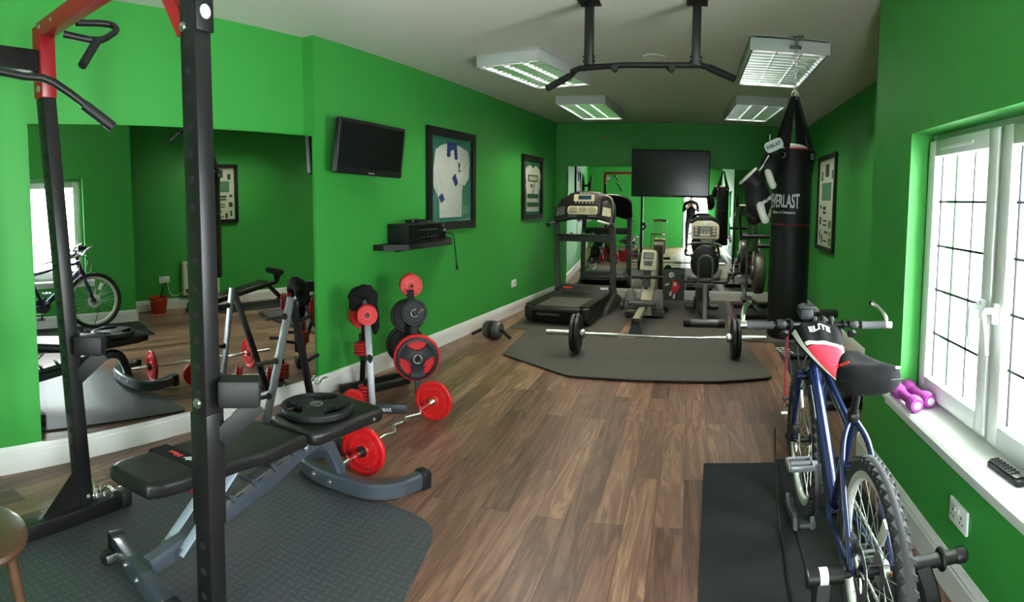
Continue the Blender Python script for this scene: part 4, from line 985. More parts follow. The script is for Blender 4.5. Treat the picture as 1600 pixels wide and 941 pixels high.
def player():
    mx = frame_mx(wall_pt(4.63, 1.037 + 0.045, 0.125), (0.13, 1, 0), (0, 0, 1))
    r = root('disc_player', 'black hi-fi box on the floating wall shelf', 'player', (mx.translation.x, mx.translation.y, mx.translation.z - 0.045)); m = mx.copy(); m.translation = (0, 0, 0)
    M_ = lambda x, y, z: m @ Vector((x, y, z))
    e = m
    MB().box(M_(0, 0.08, 0), (0.60, 0.155, 0.20), e, 0.006).build('case', 'plastic', r)
    MB().box(M_(0.0, 0.08, 0.102), (0.57, 0.13, 0.004), e, 0.001).build('front_panel', 'screen', r)
    MB().box(M_(0.0, 0.105, 0.105), (0.30, 0.006, 0.003), e, 0.0005).build('disc_slot', 'grey_plastic', r)
    for k in range(5): MB().box(M_(-0.10 + 0.05 * k, 0.045, 0.105), (0.022, 0.01, 0.004), e, 0.001).build('button', 'grey_plastic', r)
    MB().lathe([(0.014, 0), (0.012, 0.012), (0, 0.013)], M_(0.24, 0.13, 0.103), m @ Vector((0, 0, 1)), 20).build('volume_knob', 'grey_plastic', r)
    for x in (-0.25, 0.25): MB().lathe([(0.018, 0), (0.018, 0.004), (0, 0.004)], M_(x, -0.0015, 0.04), (0, 0, 1), 16).build('foot', 'rubber', r)
player()
def box_on_player():
    mx = frame_mx(wall_pt(4.60, 1.197, 0.13), (0.13, 1, 0), (0, 0, 1))
    r = root('cable_box', 'small black box with cable lying on top of the hi-fi', 'box', mx.translation); m = mx.copy(); m.translation = (0, 0, 0)
    MB().prism(rrect(0.20, 0.09, 0.015), 0.028, m @ Matrix.Translation((0, 0.0, -0.01)) @ Euler((-PI / 2, 0, 0)).to_matrix().to_4x4()).build('case', 'plastic', r)
    MB().tube([m @ Vector((0.08, 0.02, 0.02)), m @ Vector((0.14, 0.012, 0.06)), m @ Vector((0.02, 0.004, 0.075)), m @ Vector((-0.06, 0.006, 0.06))], 0.004, 8, smooth=4).build('cable', 'grey_plastic', r)
box_on_player()
b = MB(); P = lambda y, z, o: wall_pt(y, z, o)
b.tube([P(5.10, 1.10, 0.03), P(5.30, 1.08, 0.03), P(5.44, 1.05, 0.03), P(5.50, 0.95, 0.02), P(5.54, 0.82, 0.015), P(5.56, 0.74, 0.015)], 0.005, 8, smooth=5); b.use(1); b.cyl(P(5.56, 0.745, 0.015), P(5.565, 0.70, 0.015), 0.010, n=12)
o = b.build('hanging_cable', ['plastic', 'plastic']); tag(o, 'thin black cable hanging down the wall from the shelf', 'cable')
def socket(label, mx, double=True, lead=None):
    r = root('wall_socket', label, 'socket', mx.translation, 0, None); m = mx.copy(); m.translation = (0, 0, 0)
    W, Hh = (0.147, 0.087)
    MB().pad(rrect(W, Hh, 0.006), 0.010, m, 0.003, 2).build('face_plate', 'white', r)
    for s in (-1, 1):
        b = MB()
        for dx, dy, w, h in ((0, 0.008, 0.006, 0.010), (-0.011, -0.012, 0.009, 0.004), (0.011, -0.012, 0.009, 0.004)): b.prism([(s * 0.037 + dx - w / 2, dy - h / 2), (s * 0.037 + dx + w / 2, dy - h / 2), (s * 0.037 + dx + w / 2, dy + h / 2), (s * 0.037 + dx - w / 2, dy + h / 2)], 0.001, m @ Matrix.Translation((0, 0, 0.0135)))
        b.build('pin_holes', 'hole', r)
        MB().box(m @ Vector((s * 0.012, 0.022, 0.015)), (0.012, 0.018, 0.006), m, 0.001).build('switch', 'upvc', r)
    return r
socket('white double socket low on the left wall beside the treadmill', wall_mxl(7.08, 0.375, 0.001))

# ------------------------------------------------------------------ far wall
def big_tv():
    W, Hh = 1.10, 0.66
    r = root('wall_television', 'large black television hung on the far wall above the machines', 'television', (-0.31, YB - 0.10, 1.80))
    m = frame_mx((0, 0, 0), (1, 0, 0), (0, 0, 1))
    MB().pad(rrect(W, Hh, 0.008), 0.05, m @ Matrix.Translation((0, 0, -0.01)), 0.006, 2).build('case', 'plastic', r)
    MB().prism(rrect(W - 0.03, Hh - 0.045, 0.003), 0.001, m @ Matrix.Translation((0, 0.006, 0.0446))).build('screen', 'screen', r)
    b = MB(); b.mesh(text_mesh('SAMSUNG', 0.014, 0.0004), m @ Matrix.Translation((0, -Hh / 2 + 0.011, 0.0445))); b.build('lettering', 'text_grey', r)
    MB().box((0, 0.05, 0), (0.4, 0.08, 0.3), bev=0.005).build('wall_bracket', 'black_metal', r)
big_tv()
# ------------------------------------------------------------------ foam mats on the floor at the far end
def foam_mat(label, pts, rad, z, name='exercise_mat', m='foam', th=0.008):
    o = MB().prism(rounded_poly(pts, rad), th, Matrix.Translation((0, 0, z))).build(name, m); tag(o, label, 'mat', None); return o
foam_mat('grey foam mat sticking out at the left end of the long barbell', [(-1.63, 5.10), (-0.93, 4.60), (-0.60, 5.0), (-0.95, 6.3), (-1.70, 6.2)], [0.03] * 5, 0.010)
foam_mat('grey foam mat in front of the long barbell', [(-0.93, 4.58), (-0.42, 4.57), (0.25, 4.60), (0.68, 4.72), (0.56, 5.95), (-0.90, 6.0)], [0.02, 0.0, 0.0, 0.08, 0.04, 0.04], 0.019)
foam_mat('grey foam mat under the treadmill', [(-1.93, 6.25), (-0.72, 6.1), (-0.70, 8.60), (-1.90, 8.60)], [0.05] * 4, 0.001)
foam_mat('grey foam mat under the rowing machine and exercise bike', [(-0.55, 6.05), (0.42, 5.85), (0.52, 8.60), (-0.62, 8.60)], [0.08] * 4, 0.001)
foam_mat('grey foam mat under the cross trainer', [(0.56, 6.05), (1.42, 6.0), (1.50, 8.60), (0.58, 8.60)], [0.05] * 4, 0.001)

# ------------------------------------------------------------------ treadmill
def treadmill():
    r = root('treadmill', 'black and grey treadmill in far left corner facing the mirror', 'treadmill', (-1.45, 6.50, 0.010), math.radians(-4.5))
    W = 0.74
    side = [(0, 0.06), (0.02, 0.03), (0.10, 0.02), (1.40, 0.02), (1.55, 0.05), (1.58, 0.16), (1.50, 0.24), (1.15, 0.255), (1.08, 0.215), (0.03, 0.205), (0.0, 0.19)]
    MB().prism(side, W - 0.02, frame_mx((-W / 2 + 0.01, 0, 0), (0, 1, 0), (0, 0, 1))).build('deck', 'plastic', r)
    MB().box((0, 0.56, 0.207), (0.50, 1.06, 0.008), bev=0.003).build('running_belt', 'foam', r, label='dark grey running belt')
    for s in (-1, 1):
        MB().box((s * 0.31, 0.56, 0.214), (0.115, 1.12, 0.02), bev=0.006).build('side_rail', 'plastic', r)
        b = MB(); b.pad(rrect(0.10, 0.15, 0.03), 0.10, frame_mx((s * 0.325, -0.03, 0.135), (1, 0, 0), (0, 0, 1)) @ Matrix.Translation((0, 0, -0.10)), 0.02, 3); b.build('end_cap', 'rubber', r)
    MB().cyl((-0.27, -0.005, 0.165), (0.27, -0.005, 0.165), 0.036).build('rear_roller', 'rubber', r)
    MB().box((-0.10, -0.012, 0.12), (0.26, 0.02, 0.035), bev=0.006).build('rear_label', 'grey_plastic', r)
    hood = [(1.06, 0.20), (1.10, 0.255), (1.22, 0.285), (1.45, 0.27), (1.56, 0.20), (1.57, 0.15), (1.06, 0.15)]
    MB().prism(hood, 0.64, frame_mx((-0.32, 0, 0), (0, 1, 0), (0, 0, 1))).build('motor_hood', 'plastic', r)
    MB().box((-0.20, 1.12, 0.265), (0.12, 0.03, 0.008), Euler((0.5, 0, 0)), 0.002).build('warning_label', 'text_red', r, label='red warning label')
    MB().box((0.28, 1.14, 0.268), (0.10, 0.05, 0.01), Euler((0.4, 0, 0.2)), 0.003).build('hood_badge', 'text_white', r, label='white badge')
    for s in (-1, 1):
        u = s * 0.37
        boot = [(0.72, 0.0), (1.62, 0.0), (1.62, 0.10), (1.42, 0.17), (1.20, 0.21), (1.06, 0.16), (0.74, 0.06)]
        MB().pad(boot, 0.08, frame_mx((u - 0.04, 0, 0), (0, 1, 0), (0, 0, 1)), 0.015, 3).build('base_boot', 'grey_plastic', r)
        MB().rect_tube([(u, 1.24, 0.10), (u, 1.22, 0.55), (u * 0.985, 1.17, 0.98), (u * 0.97, 1.13, 1.12)], 0.05, 0.075, up=(1, 0, 0), smooth=4).build('upright', 'grey_metal', r)
        MB().lathe([(0.02, 0), (0.02, 0.012), (0, 0.014)], (u, 0.82, 0.055), (s, 0, 0), 16).build('pivot_cap', 'silver', r)
    MB().box((0, 1.19, 0.90), (0.70, 0.07, 0.085), bev=0.012).build('cross_member', 'grey_plastic', r)
    MB().box((0, 1.10, 0.945), (0.70, 0.12, 0.02), bev=0.005).build('tray', 'plastic', r)
    for x in (-0.15, 0.0, 0.12): MB().box((x, 1.10, 0.965), (0.008, 0.10, 0.035), bev=0.002).build('tray_rib', 'plastic', r)
    # console
    tilt = frame_mx((0, 1.10, 1.12), (1, 0, 0), (0, 0.28, 1))
    out = [(-0.40, -0.02), (-0.30, -0.005), (-0.15, 0.03), (0.0, 0.035), (0.15, 0.03), (0.30, -0.01), (0.40, -0.06), (0.41, 0.08), (0.395, 0.24), (0.33, 0.335), (0.24, 0.36), (0.20, 0.385), (0.05, 0.395), (-0.10, 0.39), (-0.20, 0.36), (-0.24, 0.31), (-0.32, 0.28), (-0.37, 0.16)]
    cs = MB().pad(out, 0.08, tilt @ Matrix.Translation((0, 0, -0.045)), 0.015, 3).build('console', 'plastic', r)
    K = lambda x, y, z=0.036: tilt @ Matrix.Translation((x, y, z))
    MB().prism(rrect(0.27, 0.09, 0.012, 4), 0.006, K(-0.005, 0.30)).build('display_bezel', 'cream', cs, label='white display bezel')
    MB().prism(rrect(0.17, 0.055, 0.004, 3), 0.002, K(0.005, 0.305, 0.042)).build('display', 'lcd', cs)
    for k in range(6): MB().lathe([(0.008, 0), (0.007, 0.005), (0, 0.006)], K(-0.11 + 0.045 * k, 0.238) @ Vector((0, 0, 0)), tilt.to_3x3() @ Vector((0, 0, 1)), 14).build('button', 'text_white', cs)
    MB().pad(rrect(0.40, 0.11, 0.035, 5), 0.012, K(-0.01, 0.135), 0.005, 2).build('speaker_trim', 'cream', cs, label='silver speaker trim')
    for k in (-1, 0, 1): MB().prism(rrect(0.11, 0.075, 0.02, 4), 0.003, K(-0.01 + k * 0.122, 0.138, 0.0482)).build('speaker_grille', 'beige', cs)
    for s, mm in ((-1, 'grey_metal'), (1, 'cream')): MB().prism([(s * 0.245, 0.075), (s * 0.36, 0.055), (s * 0.35, 0.165), (s * 0.25, 0.185)], 0.004, K(0, 0)).build('fan_panel', mm, cs)
    MB().prism(rrect(0.12, 0.028, 0.012, 4), 0.004, K(-0.14, 0.062)).build('quick_key', 'grey_metal', cs); MB().prism(rrect(0.12, 0.028, 0.012, 4), 0.004, K(0.12, 0.062)).build('quick_key', 'grey_metal', cs)
    MB().box(K(0.01, 0.05, 0.04).translation, (0.05, 0.01, 0.02), tilt, 0.003).build('safety_key', 'text_red', cs, label='red safety key')
    b = MB(); b.mesh(text_mesh('NordicTrack', 0.026, 0.0006), K(0.0, 0.365, 0.0362)); b.build('lettering', 'text_white', cs)
    for s in (-1, 1):
        b = MB(); b.tube([(s * 0.365, 1.16, 1.10), (s * 0.385, 1.06, 1.10), (s * 0.40, 0.93, 1.08)], 0.022, 12, smooth=4); b.build('handrail', 'grey_metal', r)
        MB().lathe([(0.026, -0.01), (0.026, 0.03), (0, 0.035)], (s * 0.402, 0.92, 1.079), (0, -1, -0.1), 16).build('rail_cap', 'rubber', r)
    b = MB(); b.tube([tilt @ Vector((0.36, -0.08, 0.05)), tilt @ Vector((0.39, 0.12, 0.09)), tilt @ Vector((0.365, 0.27, 0.08)), tilt @ Vector((0.27, 0.32, 0.075)), tilt @ Vector((0.21, 0.27, 0.07)), tilt @ Vector((0.20, 0.10, 0.05))], 0.017, 12, smooth=5); b.build('front_handle', 'grey_metal', r)
    MB().cyl(tilt @ Vector((0.20, -0.005, 0.06)), tilt @ Vector((0.36, -0.045, 0.06)), 0.016).build('pulse_grip', 'text_white', r, label='white pulse grip')
treadmill()
# ------------------------------------------------------------------ rowing machine
def rower():
    r = root('rowing_machine', 'rowing machine with cream display between treadmill and exercise bike', 'rowing machine', (-0.555, 6.25, 0.010), math.radians(-1.0))
    MB().bar((0, 0.0, 0.135), (0.01, 1.25, 0.17), 0.075, 0.055, 0.006).build('rail', 'beige', r, label='pale alloy rail')
    MB().box((0, -0.005, 0.135), (0.085, 0.02, 0.062), bev=0.005).build('rail_cap', 'plastic', r)
    MB().prism([(-0.07, 0), (0.07, 0), (0.045, 0.105), (-0.045, 0.105)], 0.06, frame_mx((0, 0.04, 0), (1, 0, 0), (0, 0, 1)), True).build('rear_leg', 'slate', r)
    MB().pad(rounded_poly([(-0.17, 0), (0.17, 0), (0.15, 0.15), (0.06, 0.19), (-0.06, 0.19), (-0.15, 0.15)], [0.05] * 6), 0.05, Matrix.Translation((0.0, 0.62, 0.185)), 0.02, 4).build('seat', 'grey_plastic', r, sharp=60)
    MB().box((0, 0.72, 0.175), (0.11, 0.14, 0.04), bev=0.01).build('seat_carriage', 'plastic', r)
    body = [(0.90, 0.03), (1.72, 0.03), (1.80, 0.10), (1.80, 0.55), (1.70, 0.72), (1.52, 0.76), (1.40, 0.55), (1.20, 0.35), (0.92, 0.16)]
    MB().pad(body, 0.16, frame_mx((-0.06, 0, 0), (0, 1, 0), (0, 0, 1)), 0.02, 3).build('housing', 'beige', r)
    MB().pad(rrect(0.10, 0.42, 0.03), 0.04, frame_mx((0.0, 1.22, 0.36), (1, 0, 0), (0, 0.25, 1)) , 0.01, 2).build('front_cover', 'grey_metal', r)
    b = MB(); b.lathe([(0.026, 0), (0.024, 0.022), (0.0, 0.024)], (0.0, 1.165, 0.315), (0, -1, 0.25), 24); b.build('tension_knob', 'plastic', r)
    kx = frame_mx((0.02, 1.20, 0.66), (1, 0, -0.03), (0, 0.3, 1))
    cs = MB().pad(rounded_poly([(-0.10, -0.13), (0.10, -0.13), (0.095, 0.13), (-0.085, 0.13)], [0.03] * 4), 0.05, kx, 0.012, 3).build('console', 'cream', r)
    MB().prism(rrect(0.13, 0.085, 0.008), 0.003, kx @ Matrix.Translation((0, 0.05, 0.052))).build('display_bezel', 'grey_metal', cs); MB().prism(rrect(0.105, 0.058, 0.004), 0.002, kx @ Matrix.Translation((0, 0.052, 0.0552))).build('display', 'lcd_grey', cs)
    MB().prism([(-0.06, -0.012), (0.06, -0.012), (0.045, -0.075), (-0.045, -0.075)], 0.004, kx @ Matrix.Translation((0, 0, 0.052))).build('key_pad', 'grey_metal', cs); MB().lathe([(0.014, 0), (0.012, 0.006), (0, 0.007)], kx @ Vector((0, -0.04, 0.056)), kx.to_3x3() @ Vector((0, 0, 1)), 18).build('button', 'plastic', cs)
    MB().bar((0.015, 1.28, 0.45), (0.02, 1.24, 0.60), 0.04, 0.04, 0.004).build('console_neck', 'plastic', r)
    MB().cyl((-0.18, 1.14, 0.46), (0.20, 1.14, 0.465), 0.020).build('pull_handle', 'rubber', r)
    for s in (-1, 1):
        f = frame_mx((s * 0.165, 0.93, 0.19), (1, 0, 0), (0, 0.45, 1))
        MB().pad(rounded_poly([(-0.075, -0.10), (0.075, -0.10), (0.065, 0.10), (0.03, 0.16), (-0.03, 0.16), (-0.065, 0.10)], [0.03] * 6), 0.03, f, 0.012, 3).build('foot_plate', 'grey_plastic', r)
        b = MB()
        for k in range(5): b.box(f @ Vector((0, -0.04 + 0.035 * k, 0.034)), (0.10, 0.008, 0.006), f, 0.001)
        b.build('tread_ribs', 'rubber', r)
        MB().cyl((s * 0.06, 0.97, 0.12), (s * 0.27, 0.97, 0.12), 0.022).build('foot_axle', 'rubber', r)
        MB().lathe([(0.045, -0.02), (0.05, 0), (0.045, 0.02), (0.0, 0.024)], (s * 0.27, 0.97, 0.12), (s, 0, 0), 20).build('axle_cap', 'rubber', r)
        MB().box((s * 0.16, 1.0, 0.04), (0.14, 0.22, 0.05), bev=0.02).build('heel_cup', 'grey_plastic', r)
    MB().box((0, 1.62, 0.025), (0.44, 0.07, 0.05), bev=0.015).build('front_foot', 'plastic', r)
rower()
def poster():
    r = root('picture_board', 'dark board with a footballer picture leaning on far skirting', 'picture', (-0.23, 8.56, 0.008)); r.rotation_euler = (math.radians(-5), 0, 0)
    MB().box((0, 0, 0.22), (0.31, 0.02, 0.44), bev=0.003).build('board', 'ink', r)
    m = frame_mx((0, -0.0105, 0), (1, 0, 0), (0, 0, 1))
    MB().prism([(0.040 * math.cos(a) - 0.03, 0.040 * math.sin(a) + 0.36) for a in [2 * PI * i / 20 for i in range(20)]], 0.001, m).build('ball', 'paper', r, label='white ball'); MB().prism([(0.013 * math.cos(a) - 0.03, 0.013 * math.sin(a) + 0.36) for a in [2 * PI * i / 5 for i in range(5)]], 0.0015, m).build('ball_patch', 'ink', r)
    MB().prism([(-0.02, 0.29), (0.05, 0.27), (0.10, 0.20), (0.06, 0.14), (0.02, 0.10), (-0.04, 0.12), (-0.02, 0.2)], 0.001, m).build('figure', 'red_cloth', r, label='red shirted figure')
    for q in ([(0.0, 0.25), (0.04, 0.26), (0.04, 0.20), (0.0, 0.21)], [(-0.12, 0.23), (-0.06, 0.25), (-0.06, 0.22), (-0.12, 0.20)], [(-0.05, 0.12), (-0.02, 0.13), (-0.03, 0.06), (-0.06, 0.07)], [(0.0, 0.09), (0.03, 0.09), (0.02, 0.02), (-0.01, 0.03)]): MB().prism(q, 0.001, m @ Matrix.Translation((0, 0, 0.001))).build('figure_patch', 'paper', r)
poster()
# ------------------------------------------------------------------ recumbent exercise bike seen from behind
def exercise_bike():
    r = root('exercise_bike', 'exercise bike with oval black seat back seen from behind', 'exercise bike', (0.175, 6.75, 0.010))
    MB().cyl((-0.21, 0, 0.045), (0.21, 0, 0.045), 0.042, n=24).build('rear_stabiliser', 'grey_metal', r)
    for s in (-1, 1): MB().lathe([(0.046, -0.045), (0.048, 0), (0.046, 0.03), (0.0, 0.036)], (s * 0.20, 0, 0.046), (s, 0, 0), 24).build('stabiliser_cap', 'rubber', r)
    MB().rect_tube([(0, 0.01, 0.05), (0.0, 0.06, 0.32), (0, 0.10, 0.46)], 0.075, 0.06, up=(1, 0, 0), smooth=3).build('rear_post', 'grey_metal', r)
    MB().rect_tube([(-0.0, 0.05, 0.16), (-0.02, 0.50, 0.16), (-0.03, 0.95, 0.20), (-0.03, 1.1, 0.10)], 0.08, 0.06, up=(1, 0, 0), smooth=3).build('main_beam', 'grey_metal', r)
    MB().pad(rounded_poly([(-0.15, 0), (0.15, 0), (0.19, 0.2), (0.12, 0.34), (-0.12, 0.34), (-0.19, 0.2)], [0.06] * 6), 0.07, Matrix.Translation((0, 0.16, 0.46)), 0.025, 4, 0.004).build('seat', 'vinyl', r, sharp=60)
    ov = [(0.165 * math.cos(a) * (1 - 0.10 * math.sin(a)), 0.20 * math.sin(a)) for a in [2 * PI * i / 32 for i in range(32)]]
    MB().pad(ov, 0.07, frame_mx((-0.01, 0.22, 0.71), (1, 0, 0), (0, -0.12, 1)) @ Matrix.Translation((0, 0, -0.04)), 0.025, 4, 0.006).build('seat_back', 'vinyl', r, sharp=60)
    MB().tube([(-0.078, 0.12, 0.46), (-0.078, 0.12, 0.70), (-0.06, 0.12, 0.765), (0, 0.12, 0.79), (0.06, 0.12, 0.765), (0.078, 0.12, 0.70), (0.078, 0.12, 0.46)], 0.013, 12, smooth=4).build('back_hoop', 'grey_metal', r)
    MB().box((0, 0.12, 0.45), (0.22, 0.10, 0.05), bev=0.01).build('seat_clamp', 'grey_plastic', r)
    for s in (-1, 1):
        MB().tube([(s * 0.08, 0.14, 0.49), (s * 0.20, 0.14, 0.485), (s * 0.26, 0.16, 0.50), (s * 0.27, 0.17, 0.565)], 0.017, 12, smooth=4).build('seat_handle', 'rubber', r)
        MB().box((s * 0.15 - 0.02, 0.72 - s * 0.14, 0.10 + (0.03 if s > 0 else -0.03)), (0.10, 0.20, 0.035), bev=0.012).build('pedal', 'rubber', r)
        MB().bar((s * 0.09 - 0.02, 0.72, 0.22), (s * 0.10 - 0.02, 0.72 - s * 0.14, 0.10 + (0.03 if s > 0 else -0.03)), 0.016, 0.03, 0.003).build('crank', 'grey_metal', r)
    shell = [(0.45, 0.12), (0.98, 0.08), (1.05, 0.16), (1.0, 0.42), (0.85, 0.56), (0.66, 0.52), (0.52, 0.36)]
    MB().pad(shell, 0.16, frame_mx((-0.10, 0, 0), (0, 1, 0), (0, 0, 1)), 0.02, 3).build('flywheel_shell', 'plastic', r)
    MB().rect_tube([(-0.02, 0.90, 0.45), (0, 0.80, 0.75), (0, 0.74, 0.95)], 0.06, 0.05, up=(1, 0, 0), smooth=3).build('mast', 'grey_metal', r)
    MB().cyl((-0.23, 1.12, 0.045), (0.17, 1.12, 0.045), 0.04).build('front_stabiliser', 'plastic', r)
    kx = frame_mx((-0.005, 0.70, 1.035), (1, 0, 0), (0, 0.30, 1))
    cs = MB().pad(rounded_poly([(-0.17, -0.10), (0.17, -0.10), (0.175, 0.08), (0.10, 0.13), (-0.10, 0.13), (-0.175, 0.08)], [0.03] * 6), 0.05, kx, 0.012, 3).build('console', 'cream', r)
    MB().prism(rounded_poly([(-0.14, -0.075), (0.14, -0.075), (0.145, 0.055), (-0.145, 0.055)], [0.02] * 4), 0.004, kx @ Matrix.Translation((0, 0, 0.051))).build('display_bezel', 'grey_metal', cs)
    MB().prism(rrect(0.12, 0.045, 0.005), 0.002, kx @ Matrix.Translation((0, 0.025, 0.0555))).build('display', 'lcd_grey', cs)
    for x in (-0.11, 0.11):
        for y in (-0.04, 0.0, 0.035): MB().prism(rrect(0.035, 0.018, 0.005), 0.003, kx @ Matrix.Translation((x, y, 0.0555))).build('button', 'cream', cs)
    for k in range(3): MB().lathe([(0.012, 0), (0.01, 0.005), (0, 0.006)], kx @ Vector((-0.04 + 0.04 * k, -0.018, 0.0555)), kx.to_3x3() @ Vector((0, 0, 1)), 14).build('button', 'cream', cs)
    MB().prism(rrect(0.13, 0.028, 0.008), 0.003, kx @ Matrix.Translation((0, -0.052, 0.0555))).build('speaker', 'cream', cs)
    MB().lathe([(0.03, 0), (0.025, 0.004), (0, 0.005)], kx @ Vector((0, 0.095, 0.051)), kx.to_3x3() @ Vector((0, 0, 1)), 20).build('badge', 'text_white', cs)
    MB().rect_tube([(-0.17, 0.78, 1.14), (-0.08, 0.76, 1.20), (0.08, 0.76, 1.20), (0.17, 0.78, 1.14)], 0.05, 0.03, up=(0, 1, 0), smooth=3).build('console_hood', 'plastic', r)
    MB().pad(rounded_poly([(-0.05, -0.03), (0.05, -0.03), (0.06, 0.03), (-0.06, 0.03)], [0.01] * 4), 0.03, frame_mx((0, 0.68, 0.915), (1, 0, 0), (0, 0.2, 1)), 0.008, 2).build('control_pod', 'cream', r)
    MB().tube([(-0.21, 0.60, 0.875), (-0.15, 0.62, 0.895), (0, 0.66, 0.90), (0.15, 0.62, 0.89), (0.20, 0.60, 0.865)], 0.015, 12, smooth=4).build('handlebar', 'grey_metal', r)
exercise_bike()
# ------------------------------------------------------------------ cross trainer, half hidden by the punch bag
def cross_trainer():
    r = root('cross_trainer', 'grey cross trainer half hidden behind the punch bag', 'cross trainer', (0.84, 7.30, 0.010))
    MB().box((0.0, 0.0, 0.035), (0.52, 0.09, 0.06), bev=0.02).build('rear_foot', 'rubber', r)
    MB().box((0.0, 0.78, 0.035), (0.50, 0.09, 0.06), bev=0.02).build('front_foot', 'rubber', r)
    MB().bar((0.02, 0.0, 0.07), (0.02, 0.80, 0.08), 0.07, 0.06, 0.006).build('main_beam', 'grey_metal', r)
    fw = [(0.275 * math.cos(a), 0.275 * math.sin(a)) for a in [2 * PI * i / 40 for i in range(40)]]
    MB().pad(fw, 0.13, frame_mx((-0.045, 0.30, 0.54), (0, 1, 0), (0, 0, 1)), 0.03, 4).build('flywheel_shell', 'bronze', r)
    MB().pad([(0.10 * math.cos(a), 0.10 * math.sin(a)) for a in [2 * PI * i / 28 for i in range(28)]], 0.04, frame_mx((-0.08, 0.30, 0.54), (0, 1, 0), (0, 0, 1)), 0.012, 3).build('shell_cap', 'grey_metal', r)
    MB().rect_tube([(-0.02, 0.20, 0.78), (-0.04, 0.16, 1.0), (-0.06, 0.14, 1.28)], 0.045, 0.05, up=(1, 0, 0), smooth=3).build('mast', 'grey_metal', r)
    MB().box((0.06, 0.15, 1.30), (0.26, 0.08, 0.18), Euler((-0.3, 0, 0)), 0.03).build('console', 'beige', r)
    MB().cyl((-0.21, 0.10, 0.995), (0.12, 0.10, 1.0), 0.022).build('fixed_handle', 'rubber', r)
    MB().cyl((-0.03, 0.04, 0.885), (0.16, 0.04, 0.885), 0.026).build('front_grip', 'rubber', r)
    for s in (-1, 1):
        x = s * 0.17 + 0.03
        b = MB(); b.tube([(x, 0.16, 0.40), (x, 0.14, 0.90), (x, 0.12, 1.15), (x - 0.04 * s, 0.02, 1.28), (x - 0.05 * s, 0.04, 1.50)], 0.016, 12, smooth=4); b.build('moving_arm', 'grey_metal', r)
        MB().cyl((x - 0.045 * s, 0.026, 1.34), (x - 0.05 * s, 0.04, 1.52), 0.021).build('arm_grip', 'rubber', r)
        MB().bar((x, 0.62, 0.30), (x, -0.05, 0.22 + 0.07 * s), 0.04, 0.05, 0.005).build('pedal_arm', 'grey_metal', r)
        MB().pad(rounded_poly([(-0.07, -0.16), (0.07, -0.16), (0.07, 0.16), (-0.07, 0.16)], [0.04] * 4), 0.04, Matrix.Translation((x, 0.05, 0.27 + 0.06 * s)), 0.012, 3).build('pedal', 'rubber', r)
        MB().bar((x * 0.9, 0.16, 0.42), (x, 0.45, 0.14), 0.02, 0.035, 0.003).build('link', 'silver', r)
cross_trainer()
# ------------------------------------------------------------------ long barbell
def barbell():
    y = 5.30; z = 0.205
    r = root('barbell', 'long chrome barbell lying across the grey foam mats', 'barbell', (-0.29, y, z), math.radians(1.2))
    MB().cyl((-0.64, 0, 0), (0.66, 0, 0), 0.0135, n=16).build('shaft', 'chrome', r)
    for s in (-1, 1):
        b = MB(); b.cyl((s * 0.655, 0, 0), (s * 0.98, 0, 0), 0.024, n=20); b.build('sleeve', 'steel', r)
        b = MB(); b.lathe([(0.0, -0.02), (0.028, -0.02), (0.038, -0.008), (0.038, 0.016), (0, 0.016)], (s * 0.645, 0, 0), (s, 0, 0), 24); b.build('collar', 'steel', r)
barbell()
for s in (-1, 1):
    side = 'left' if s < 0 else 'right'
    for k in range(2):
        x = -0.29 + s * (0.69 + 0.042 * k)
        plate('weight_plate', ('inner' if k == 0 else 'outer') + ' black plate at the ' + side + ' end of the long barbell', 0.178 if k == 0 else 0.17, 0.036, 0.026, 'rubber', (x, 5.30 + (x + 0.29) * 0.0209, 0.205 if k == 0 else 0.2052), (s, 0.0209 * s, 0), 'barbell plates')
# ------------------------------------------------------------------ ab wheel on the floor
def ab_wheel():
    r = root('ab_wheel', 'grey ab roller with two handles on floor by left skirting', 'ab roller', (-1.93, 5.72, 0.0), math.radians(-8))
    R = 0.088
    MB().lathe([(0.0, -0.09), (R * 0.80, -0.09), (R * 0.96, -0.07), (R, -0.03), (R, 0.03), (R * 0.96, 0.07), (R * 0.80, 0.09), (0.0, 0.09)], (0, 0, R), (1, 0, 0), 36).build('wheel', 'grey_plastic', r)
    MB().lathe([(R * 1.012, -0.022), (R * 1.02, 0), (R * 1.012, 0.022)], (0, 0, R), (1, 0, 0), 36, cap=False).build('tread_band', 'rubber', r)
    for s in (-1, 1): MB().tube([(s * 0.09, 0, R), (s * 0.13, -0.01, R - 0.01), (s * 0.19, -0.04, 0.045), (s * 0.215, -0.05, 0.035)], 0.017, 12, smooth=3).build('handle', 'rubber', r)
ab_wheel()

